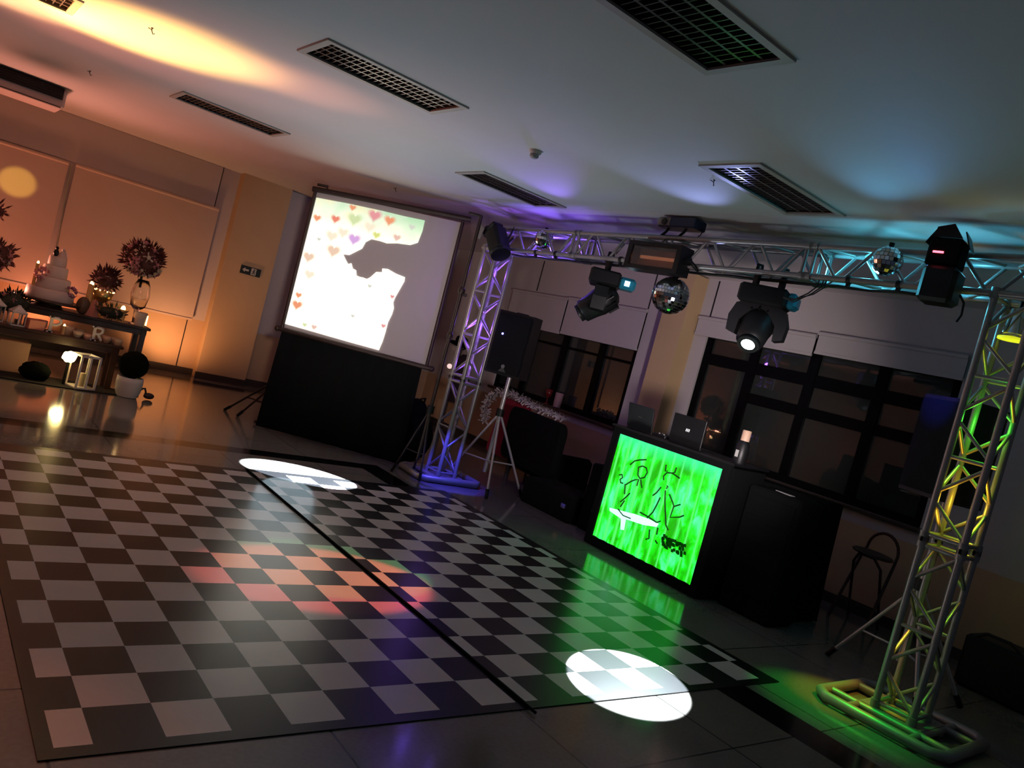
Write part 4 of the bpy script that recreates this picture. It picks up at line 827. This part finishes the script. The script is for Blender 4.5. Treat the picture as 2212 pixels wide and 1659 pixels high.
# coat stand with hat and dark coat; round glow on the wall
t = thing('coat_stand', 'dark coat stand behind the left truss leg', 'coat stand', (28.0, 34.6, 0))
MB().cyl((28, 34.6, 0), (28, 34.6, 6.2), 0.07).build('pole', M_tubeb, t)
MB().lathe([(0.6, 0), (0.6, 0.12), (0.1, 0.2)], (28, 34.6, 0), 16).build('base', M_tubeb, t)
b = MB()
for a in range(4): b.tube([(28, 34.6, 5.9), (28+0.35*math.cos(a*1.57), 34.6+0.35*math.sin(a*1.57), 6.1)], 0.04)
b.build('pegs', M_tubeb, t)
t = thing('hat', 'black brimmed hat on top of the coat stand', 'hat', (28, 34.9, 6.3))
MB().lathe([(0.9, 0.0), (0.92, 0.05), (0.4, 0.1)], (28, 34.9, 6.25), 22, M=rx(0.18, (28, 34.9, 6.3), 'X')).build('brim', M_cloth, t)
MB().lathe([(0.45, 0.05), (0.42, 0.5), (0.3, 0.6), (0.05, 0.58)], (28, 34.9, 6.25), 20, M=rx(0.18, (28, 34.9, 6.3), 'X')).build('crown', M_cloth, t)
b = MB(); b.lathe([(0.62, 0), (0.55, 1.0), (0.62, 2.0), (0.5, 3.0), (0.2, 3.4)], (28.0, 33.9, 2.3), 14, M=None); solo(b, 'coat', mat('dark_plum_cloth', (0.02, 0.008, 0.012), 0.9), 'dark coat hanging from the coat stand behind the truss leg', 'coat', (28, 33.9, 2.3))
t = thing('wall_glow', 'small round crystal between the screen pole and the truss leg', 'lamp', (29.3, 37.3, 4.5))
MB().cyl((29.6, 37.3, 4.5), (29.3, 37.3, 4.5), 0.12).build('bracket', M_chrome, t)
MB().sph((29.2, 37.3, 4.5), 0.27, 12, 8, sc=(0.6, 1, 0.7), smooth=False).build('glow', mat('pale_round_glow', (0.9, 0.75, 0.75), 0.1, emis=(1, 0.7, 0.65), es=0.9), t)  # pale round spot built as a faintly glowing ellipsoid
# black bags between screen and truss
t = thing('equipment_bag', 'lumpy black equipment bag at the right foot of the projection screen', 'bag', (18.4, 22.8, 0))
b = MB(); b.sph((18.4, 22.9, 1.3), 1.3, 18, 12, sc=(0.85, 0.75, 1.0), jit=0.05); b.sph((18.3, 23.0, 2.4), 0.75, 14, 9, sc=(0.9, 0.7, 1.1), jit=0.05); b.build('body', M_cloth, t)
MB().tube([(18.0, 22.6, 2.9), (18.1, 22.5, 3.3), (18.5, 22.7, 3.35), (18.6, 22.9, 2.9)], 0.05).build('handle', M_cloth, t)
t = thing('flight_case', 'low black flight case on the floor behind the left speaker tripod', 'case', (22.8, 14.4, 0))
MB().bb((21.6, 13.7, 0.02), (23.6, 17.2, 1.25), bev=0.06).build('case', M_cloth, t)
b = MB(); b.bb((21.55, 14.0, 0.6), (21.6, 14.3, 0.8)); b.build('latch', M_chrome, t)
t = thing('black_box', 'tall black box left of the booth with a tiny round badge', 'case', (22.6, 12.7, 0))
MB().bb((21.9, 12.0, 0.02), (23.3, 13.4, 3.0), bev=0.08).build('cabinet', M_cloth, t)
MB().lathe([(0.08, 0), (0.08, 0.02)], (0, 0, 0), 12, M=Matrix.Translation((21.88, 12.6, 1.0)) @ Matrix.Rotation(-math.pi/2, 4, 'Y')).build('round_badge', M_chrome, t)
# bar stool behind the booth
t = thing('bar_stool', 'folding bar stool with a thin round seat and arched tubular back', 'bar stool', (27.4, 3.0, 0))
M_st = mat('stool_tube', (0.05, 0.022, 0.018), 0.35, 0.4)
yc, xc = 3.1, 27.6
MB().lathe([(0.75, 0), (0.78, 0.05), (0.72, 0.1)], (xc, yc, 2.82), 24, M=rx(0.05, (xc, yc, 2.8), 'X')).build('seat', mat('stool_seat', (0.02, 0.014, 0.01), 0.4), t)
arc = [(xc+0.7, yc+0.62*math.cos(a), 3.0+0.72*math.sin(a)) for a in [math.pi*i/12 for i in range(13)]]
b = MB(); b.tube([(xc-0.55, yc+0.75, 0.03)]+[(xc+0.5, yc+0.66, 2.6)]+arc+[(xc+0.5, yc-0.66, 2.6), (xc-0.55, yc-0.75, 0.03)], 0.06); b.build('back_frame', M_st, t)
b = MB(); b.tube([(xc+0.75, yc+0.62, 0.03), (xc-0.2, yc+0.55, 2.4), (xc-0.45, yc+0.3, 2.78), (xc-0.45, yc-0.3, 2.78), (xc-0.2, yc-0.55, 2.4), (xc+0.75, yc-0.62, 0.03)], 0.055); b.build('front_frame', M_st, t)
b = MB(); b.tube([(xc-0.2, yc-0.7, 0.9), (xc-0.2, yc+0.7, 0.9)], 0.045); b.build('footrest', M_st, t)
t = thing('subwoofer', 'black subwoofer case on the floor right of the right truss leg', 'case', (26.8, -2.6, 0))
b = MB(); b.bb((26.0, -3.9, 0.02), (27.6, -1.3, 1.75), bev=0.1); b.build('cabinet', M_blk, t)
MB().tube([(26.1, -1.6, 1.75), (26.1, -1.9, 1.95), (26.1, -2.6, 1.95), (26.1, -2.9, 1.75)], 0.05).build('handle', M_blk, t)

# ------------------------------------------------------------------ cake tables
def table(lbl, x0, x1, y0, y1, z, name='wooden_table'):
    t = thing(name, lbl, 'table', ((x0+x1)/2, (y0+y1)/2, 0), 'dark wooden tables by the back wall')
    MB().bb((x0, y0, z-0.14), (x1, y1, z), bev=0.03).build('tabletop', M_wood, t)
    b = MB(); b.bb((x0+0.15, y0+0.1, z-0.42), (x1-0.15, y0+0.16, z-0.14)); b.bb((x0+0.15, y1-0.16, z-0.42), (x1-0.15, y1-0.1, z-0.14)); b.bb((x1-0.2, y0+0.16, z-0.42), (x1-0.14, y1-0.16, z-0.14)); b.build('apron', M_wood, t)
    for x in (x0+0.25, x1-0.3):
        for y in (y0+0.2, y1-0.2): MB().bb((x-0.13, y-0.13, 0), (x+0.13, y+0.13, z-0.14)).build('leg', M_wood, t)
ZF, ZB = 2.2, 3.18
table('low dark wooden table in front, holding letters and sweets', -3.5, 5.75, 29.8, 31.2, ZF)
table('taller dark wooden table at the back, holding the cake', -3.5, 7.15, 31.5, 33.3, ZB)
# cake
t = thing('wedding_cake', 'tall white tiered cake with pink flowers on the back table', 'cake', (2.55, 32.3, ZB+0.35))
M_ic = mat('icing', (0.62, 0.48, 0.42), 0.5, 0, 0.04, 10); cx, cy, cz = 2.55, 32.3, ZB+0.36
for r0, z0, z1 in ((1.05, 0.0, 0.5), (0.78, 0.5, 1.05), (0.55, 1.05, 1.6), (0.40, 1.6, 2.05)):
    MB().lathe([(r0*0.98, z0), (r0, z0+0.04), (r0*0.97, z1-0.05), (r0*0.9, z1)], (cx, cy, cz), 28).build('cake_tier', M_ic, t)
def blooms(c, r, n, m_, rr=(0.08, 0.15), sc=(1, 1, 1)):
    b = MB()
    for i in range(n):
        d = V((random.gauss(0, 1)*sc[0], random.gauss(0, 1)*sc[1], random.gauss(0, 1)*sc[2])).normalized(); p = V(c)+V((d.x*sc[0], d.y*sc[1], d.z*sc[2]))*r*random.uniform(0.75, 1.02); q = random.uniform(*rr)
        b.sph(p, q*0.6, 7, 4, jit=0.15)
        for k in range(5):
            a = k*1.257+i; e = d.orthogonal().normalized(); f_ = d.cross(e); o = (e*math.cos(a)+f_*math.sin(a))
            b.add([p, p+o*q*1.2+e*0.3*q+d*q*0.35, p+o*q*1.5+d*q*0.2, p+o*q*1.2-e*0.3*q+d*q*0.35], [(0, 1, 2, 3)])
    return b
def spikes(c, r, n, sc=(1, 1, 1), L_=(0.12, 0.42), w=0.055, up=0.3):
    b = MB(); b.sph(c, r*0.86, 14, 9, sc=sc, jit=0.12)
    for i in range(n):
        d = V((random.gauss(0, 1), random.gauss(0, 1), random.gauss(0, 1)+up)).normalized()
        p = V(c)+V((d.x*sc[0], d.y*sc[1], d.z*sc[2]))*r*0.8; l = random.uniform(*L_); q = p+(d+V((random.uniform(-.25, .25), 0, random.uniform(0, .35))))*l; e = d.orthogonal().normalized()*w
        mth = (p+q)/2; g_ = d.cross(e).normalized()*w*0.25
        b.add([p, mth+e, q, mth-e, mth+g_], [(0, 1, 4), (1, 2, 4), (2, 3, 4), (3, 0, 4)])
    return b
blooms((cx-0.55, cy-0.5, cz+1.15), 0.28, 12, M_pink, (0.1, 0.16)).build('sugar_flowers', M_pink, t)
blooms((cx+0.75, cy-0.55, cz+0.55), 0.26, 10, M_pink, (0.1, 0.15)).build('sugar_flowers', mat('mauve_petals', (0.28, 0.09, 0.19), 0.6), t)
t = thing('cake_topper', 'small bride and groom figures sitting on top of the cake', 'figurine', (cx, cy, cz+2.05))
b = MB(); b.sph((cx-0.14, cy, cz+2.22), 0.14, sc=(0.9, 0.8, 1.2)); b.sph((cx-0.14, cy, cz+2.45), 0.08); b.build('groom', M_blk, t)
b = MB(); b.lathe([(0.24, 0), (0.12, 0.22), (0.07, 0.3)], (cx+0.14, cy, cz+2.05)); b.sph((cx+0.14, cy, cz+2.42), 0.08); b.prism([(0, 0), (0.22, -0.32), (0.1, -0.36), (-0.05, -0.05)], (cx+0.17, cy+0.05, cz+2.5), (1, 0, 0), (0, 0, 1), 0.03); b.build('bride', M_ic, t)
t = thing('cake_stand', 'round dark wooden stand under the cake', 'cake stand', (cx, cy, ZB))
MB().lathe([(0.7, 0), (0.6, 0.12), (0.6, 0.2), (1.45, 0.25), (1.48, 0.34), (1.4, 0.36)], (cx, cy, ZB), 30).build('stand', M_wood, t)
# bouquets
def bouquet(lbl, c, r, zt, sp_n, bl, m1=M_burg, name='bouquet', sc=(1, 1, 0.85), vase=None):
    t = thing(name, lbl, 'bouquet', (c[0], c[1], zt))
    spikes(c, r, sp_n, sc).build('foliage', m1, t)
    blooms(c, r*0.98, bl[0], M_pink, (r*0.13, r*0.2), sc).build('pink_blossoms', M_pink, t)
    blooms(c, r*0.98, bl[1], M_ivory, (r*0.12, r*0.19), sc).build('ivory_blossoms', M_ivory, t)
    return t
bouquet('large burgundy and pink bouquet in a tall clear vase, right end of the back table', (6.15, 32.1, 6.5), 1.05, 5.3, 420, (46, 26))
t = thing('vase', 'tall clear glass vase under the large bouquet', 'vase', (6.4, 32.1, ZB))
MB().lathe([(0.3, 0), (0.1, 0.12), (0.12, 0.7), (0.36, 0.95), (0.45, 1.5), (0.38, 2.0), (0.26, 2.3), (0.24, 2.3), (0.36, 1.98), (0.43, 1.5), (0.33, 1.0), (0.08, 0.8)], (6.4, 32.1, ZB+0.01), 24).build('glass', M_glass, t)
MB().cyl((6.3, 32.1, ZB+1.9), (6.2, 32.1, 6.2), 0.06).build('stems', M_leaf, t)
bouquet('smaller burgundy bouquet in the gold holder, between cake and vase', (4.75, 32.2, 5.05), 0.62, 4.3, 240, (22, 8))
t = thing('gold_holder', 'gilded cup holder under the smaller bouquet with bright points', 'holder', (4.75, 32.2, ZB))
MB().lathe([(0.3, 0), (0.08, 0.15), (0.1, 0.7), (0.42, 0.95), (0.5, 1.3), (0.45, 1.3), (0.1, 0.9)], (4.75, 32.2, ZB), 20).build('cup', mat('gold_metal', (0.75, 0.48, 0.16), 0.3, 0.9), t)
b = MB()
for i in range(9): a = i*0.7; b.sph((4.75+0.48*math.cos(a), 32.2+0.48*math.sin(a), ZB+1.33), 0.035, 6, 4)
b.build('glow_beads', M_glow, t)  # bright points on the rim put in as glowing beads
bouquet('orange-lit pink bouquet at the left edge beside the cake', (0.15, 32.2, 5.0), 0.72, 4.2, 200, (40, 8))
bouquet('pink bouquet high up at the far left edge', (-0.35, 32.6, 6.9), 0.5, 6.2, 60, (14, 4))
bouquet('low dark foliage with magenta blossoms behind the lanterns', (1.0, 31.35, 3.1), 0.62, 2.4, 90, (16, 4), M_leaf, sc=(1.3, 0.6, 0.8))
bouquet('magenta flower cluster below the gold holder', (5.2, 31.6, 3.55), 0.42, 3.2, 50, (16, 2), M_leaf, sc=(1.7, 0.6, 0.7))
for nm, c, zt, lb in (('left', (0.1, 32.2), 4.4, 'clear glass stand under the orange-lit bouquet at the left edge'), ('high', (-0.35, 32.6), 6.6, 'clear glass stand under the highest bouquet at the far left edge')):
    b = MB(); b.lathe([(0.3, 0), (0.07, 0.1), (0.07, zt-ZB-0.2), (0.3, zt-ZB)], (c[0], c[1], ZB), 16); solo(b, 'flower_stand', M_glass, lb, 'vase', (c[0], c[1], ZB))
# candles and bright holders
def candle(lbl, x, y, z, h, r=0.12):
    t = thing('candle_holder', lbl, 'candle holder', (x, y, z), 'candle holders on the tables')
    MB().lathe([(r*1.3, 0), (r*1.1, 0.05), (r*1.15, h), (r*1.05, h), (r*1.0, 0.08)], (x, y, z), 14).build('holder', mat('amber_glass', (0.6, 0.35, 0.12), 0.2), t)
    MB().sph((x, y, z+h*1.02), r*0.75, 10, 7, sc=(1, 1, 1.7)).build('flame', M_glow, t)
candle('brightest lit candle holder left of the clear vase', 5.7, 31.7, ZB, 0.65, 0.15)
candle('tall amber candle holder left of the smaller bouquet', 4.15, 32.0, ZB+0.0, 1.5, 0.13)
candle('second amber candle holder just behind the tall one', 4.4, 32.4, ZB, 1.15, 0.11)
candle('tiny lit candle between the two white letters on the low table', 3.15, 30.3, ZF, 0.4, 0.07)
candle('tiny lit candle at the left shoulder of the cake', 1.75, 32.0, ZB, 1.9, 0.07)
t = thing('ivory_vase', 'narrow ivory vase with a bright edge at the right end of the back table', 'vase', (6.55, 31.8, ZB))
MB().lathe([(0.22, 0), (0.26, 0.1), (0.3, 0.7), (0.24, 0.72), (0.2, 0.1)], (6.6, 31.75, ZB), 16).build('body', M_ivory, t)
b = MB(); b.bb((6.85, 31.6, ZB+0.1), (6.9, 31.66, ZB+0.6)); b.build('edge_highlight', M_glow, t)  # highlight along the vase put in as a glowing strip
b = MB(); b.sph((3.95, 31.8, ZB+0.42), 0.36, 14, 9, sc=(0.85, 0.85, 1.2)); solo(b, 'dark_jar', mat('olive_jar', (0.09, 0.05, 0.03), 0.4), 'dark olive rounded jar right beside the cake', 'jar', (3.95, 31.8, ZB))
b = MB(); b.lathe([(0.3, 0), (0.1, 0.75), (0.03, 0.85)], (4.4, 31.65, ZB), 4, smooth=False); solo(b, 'pink_box', mat('pink_paper', (0.5, 0.2, 0.16), 0.6), 'pointed pink paper box right of the dark jar', 'box', (4.4, 31.65, ZB))
# white lanterns
def lantern(lbl, c, w_, h, z, roof=True, ang=0.2):
    x, y = c; M = rz(ang, (x, y, 0)); t = thing('lantern', lbl, 'lantern', (x, y, z), 'white house-shaped lanterns'); k = w_*0.09
    b = MB()
    for sx in (-1, 1):
        for sy in (-1, 1): b.bb((x+sx*(w_/2-k), y+sy*(w_/2-k), z), (x+sx*w_/2, y+sy*w_/2, z+h), M=M)
    b.bb((x-w_/2, y-w_/2, z), (x+w_/2, y+w_/2, z+k*1.2), M=M)
    for zz in (z+h-k, ):
        b.bb((x-w_/2, y-w_/2, zz), (x+w_/2, y-w_/2+k, zz+k), M=M); b.bb((x-w_/2, y+w_/2-k, zz), (x+w_/2, y+w_/2, zz+k), M=M); b.bb((x-w_/2, y-w_/2, zz), (x-w_/2+k, y+w_/2, zz+k), M=M); b.bb((x+w_/2-k, y-w_/2, zz), (x+w_/2, y+w_/2, zz+k), M=M)
    b.bb((x-k/2, y-w_/2, z), (x+k/2, y-w_/2+k*0.7, z+h), M=M)
    b.build('frame', M_white, t)
    if roof: MB().lathe([(w_*0.78, 0), (w_*0.2, w_*0.38), (w_*0.12, w_*0.5)], (x, y, z+h), 4, M=M @ rz(math.pi/4, (x, y, 0)), smooth=False).build('roof', M_white, t)
    MB().bb((x-w_/2+k, y-w_/2+k*0.3, z+k), (x+w_/2-k, y-w_/2+k*0.4, z+h-k), M=M).build('glass', M_glass, t)
    MB().cyl((x, y, z+k), (x, y, z+h*0.45), w_*0.14).build('candle', M_ivory, t)
lantern('tall white lantern standing on the floor under the low table', (4.15, 29.15), 0.95, 1.6, 0.02, False, 0.35)
lantern('white lantern on the low table at the left edge, the taller one', (0.45, 30.6), 0.55, 0.75, ZF+0.0)
lantern('white lantern on the low table, right of the taller one', (1.25, 30.35), 0.6, 0.62, ZF, True)
# letters and sweets on the low table
def letter(ch, lbl, x, y, z, h):
    b = MB(); w_ = h*0.62; st = h*0.17
    b.bb((x-w_/2, y-0.06, z+0.0), (x-w_/2+st, y+0.06, z+h)); b.bb((x-w_/2-0.07, y-0.06, z), (x-w_/2+st+0.07, y+0.06, z+0.07)); b.bb((x-w_/2-0.07, y-0.06, z+h-0.07), (x-w_/2+st, y+0.06, z+h))
    pts = [(x-w_/2+st*0.5, y, z+h-0.06), (x+w_*0.15, y, z+h-0.06), (x+w_*0.42, y, z+h*0.85), (x+w_*0.42, y, z+h*0.65), (x+w_*0.15, y, z+h*0.5), (x-w_/2+st*0.5, y, z+h*0.48)]
    b.tube(pts, 0.07, 6)
    if ch == 'R': b.tube([(x, y, z+h*0.5), (x+w_*0.45, y, z+0.06)], 0.07, 6)
    solo(b, 'letter', M_white, lbl, 'letter', (x, y, z), 'white standing letters')
letter('P', 'white standing letter P near the middle of the low table', 2.75, 30.15, ZF, 0.75)
letter('R', 'white standing letter R toward the right end of the low table', 4.55, 30.1, ZF, 0.7)
sw = [(1.95, 30.2, 0.36, (0.55, 0.2, 0.13), 'salmon pink gift box right of the lanterns', 'gift_box'), (2.3, 31.0, 0.28, (0.5, 0.27, 0.25), 'pale pink pot behind the letter P', 'pot'), (3.35, 30.6, 0.3, (0.5, 0.32, 0.2), 'tan round pot right of the letter P', 'pot'),
      (3.75, 30.2, 0.22, (0.55, 0.42, 0.3), 'cream bowl left of the letter R', 'bowl'), (3.95, 30.8, 0.24, (0.3, 0.25, 0.15), 'olive bowl behind the cream bowl', 'bowl'), (4.15, 30.15, 0.2, (0.55, 0.3, 0.22), 'peach cup touching the left of the letter R', 'cup'),
      (5.0, 30.25, 0.24, (0.5, 0.3, 0.2), 'peach bowl right of the letter R', 'bowl'), (5.3, 30.7, 0.2, (0.52, 0.4, 0.28), 'cream cup at the right end of the low table', 'cup'), (5.5, 30.2, 0.22, (0.45, 0.32, 0.2), 'brown lattice basket at the right corner of the low table', 'basket')]
for i, (x, y, r, c, lb, nm) in enumerate(sw):
    b = MB(); m_ = mat('sweet_'+str(i), c, 0.6, 0, 0.1, 20)
    if nm == 'gift_box': b.bb((x-r, y-r*0.8, ZF), (x+r, y+r*0.8, ZF+0.45), M=rz(0.3, (x, y, 0)), bev=0.03)
    elif nm in ('pot', 'basket'): b.lathe([(r*0.75, 0), (r, r*0.6), (r*0.95, r*1.4), (r*0.85, r*1.4), (r*0.7, r*0.3)], (x, y, ZF), 16)
    else: b.lathe([(r*0.5, 0), (r*0.9, r*0.6), (r, r*1.3), (r*0.9, r*1.3), (r*0.5, r*0.3)], (x, y, ZF), 16)
    solo(b, nm, m_, lb, nm.replace('_', ' '), (x, y, ZF))
# rug, pot, topiary, swan, boxes, up-light
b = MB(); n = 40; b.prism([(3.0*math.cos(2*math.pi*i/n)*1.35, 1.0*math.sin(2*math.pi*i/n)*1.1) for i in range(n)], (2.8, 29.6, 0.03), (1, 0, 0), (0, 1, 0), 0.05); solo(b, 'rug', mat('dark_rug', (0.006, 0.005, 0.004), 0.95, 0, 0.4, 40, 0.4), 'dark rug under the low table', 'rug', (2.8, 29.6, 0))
t = thing('planter', 'round white plant pot on the floor at the right end of the tables', 'pot', (6.15, 28.95, 0))
MB().lathe([(0.45, 0), (0.56, 0.25), (0.6, 0.7), (0.58, 0.95), (0.52, 0.95), (0.5, 0.7)], (6.15, 28.95, 0.02), 24).build('pot', M_white, t)
b = MB(); b.sph((6.15, 28.95, 1.55), 0.66, 18, 12, jit=0.04)
solo(b, 'topiary_ball', mat('black_green', (0.003, 0.0045, 0.003), 0.95, 0, 0.4, 60, 0.5, spec=0.08), 'round black-green topiary ball in the white pot', 'plant', (6.15, 28.95, 0.95))
b = MB(); b.tube([(6.95, 29.0, 0.12), (6.98, 29.0, 0.35), (6.9, 29.0, 0.52), (6.8, 29.0, 0.5), (6.74, 29.0, 0.42)], 0.05); b.sph((7.15, 29.0, 0.18), 0.17, sc=(1.5, 0.7, 0.9)); solo(b, 'swan_figurine', M_wood, 'little dark swan figurine on the floor right of the white pot', 'figurine', (7.0, 29.0, 0))
t = thing('paper_bag', 'plain tan cardboard box under the low table, left side', 'box', (1.3, 30.6, 0))
MB().bb((0.75, 30.2, 0.06), (2.0, 31.0, 1.5), M=rz(0.1, (1.3, 30.6, 0)), bev=0.03).build('box', mat('tan_card', (0.4, 0.22, 0.13), 0.7), t)
b = MB(); b.sph((2.3, 29.4, 0.42), 0.5, 14, 9, sc=(1.3, 0.9, 0.85), jit=0.1); solo(b, 'furry_cushion', mat('black_green', (0, 0, 0)), 'dark furry cushion on the rug under the low table', 'cushion', (2.3, 29.4, 0.05))
t = thing('up_light', 'dazzling yellow-white lamp under the low table edge', 'lamp', (3.5, 29.35, 0))
MB().cyl((3.5, 29.35, 0.05), (3.5, 29.35, 1.1), 0.07).build('stand', M_blk, t)
MB().sph((3.5, 29.35, 1.35), 0.27, 12, 8, sc=(1.15, 0.7, 0.95), jit=0.1).build('lamp', mat('dazzle', (1, 0.9, 0.5), 0.4, emis=(1.0, 0.88, 0.38), es=14), t)
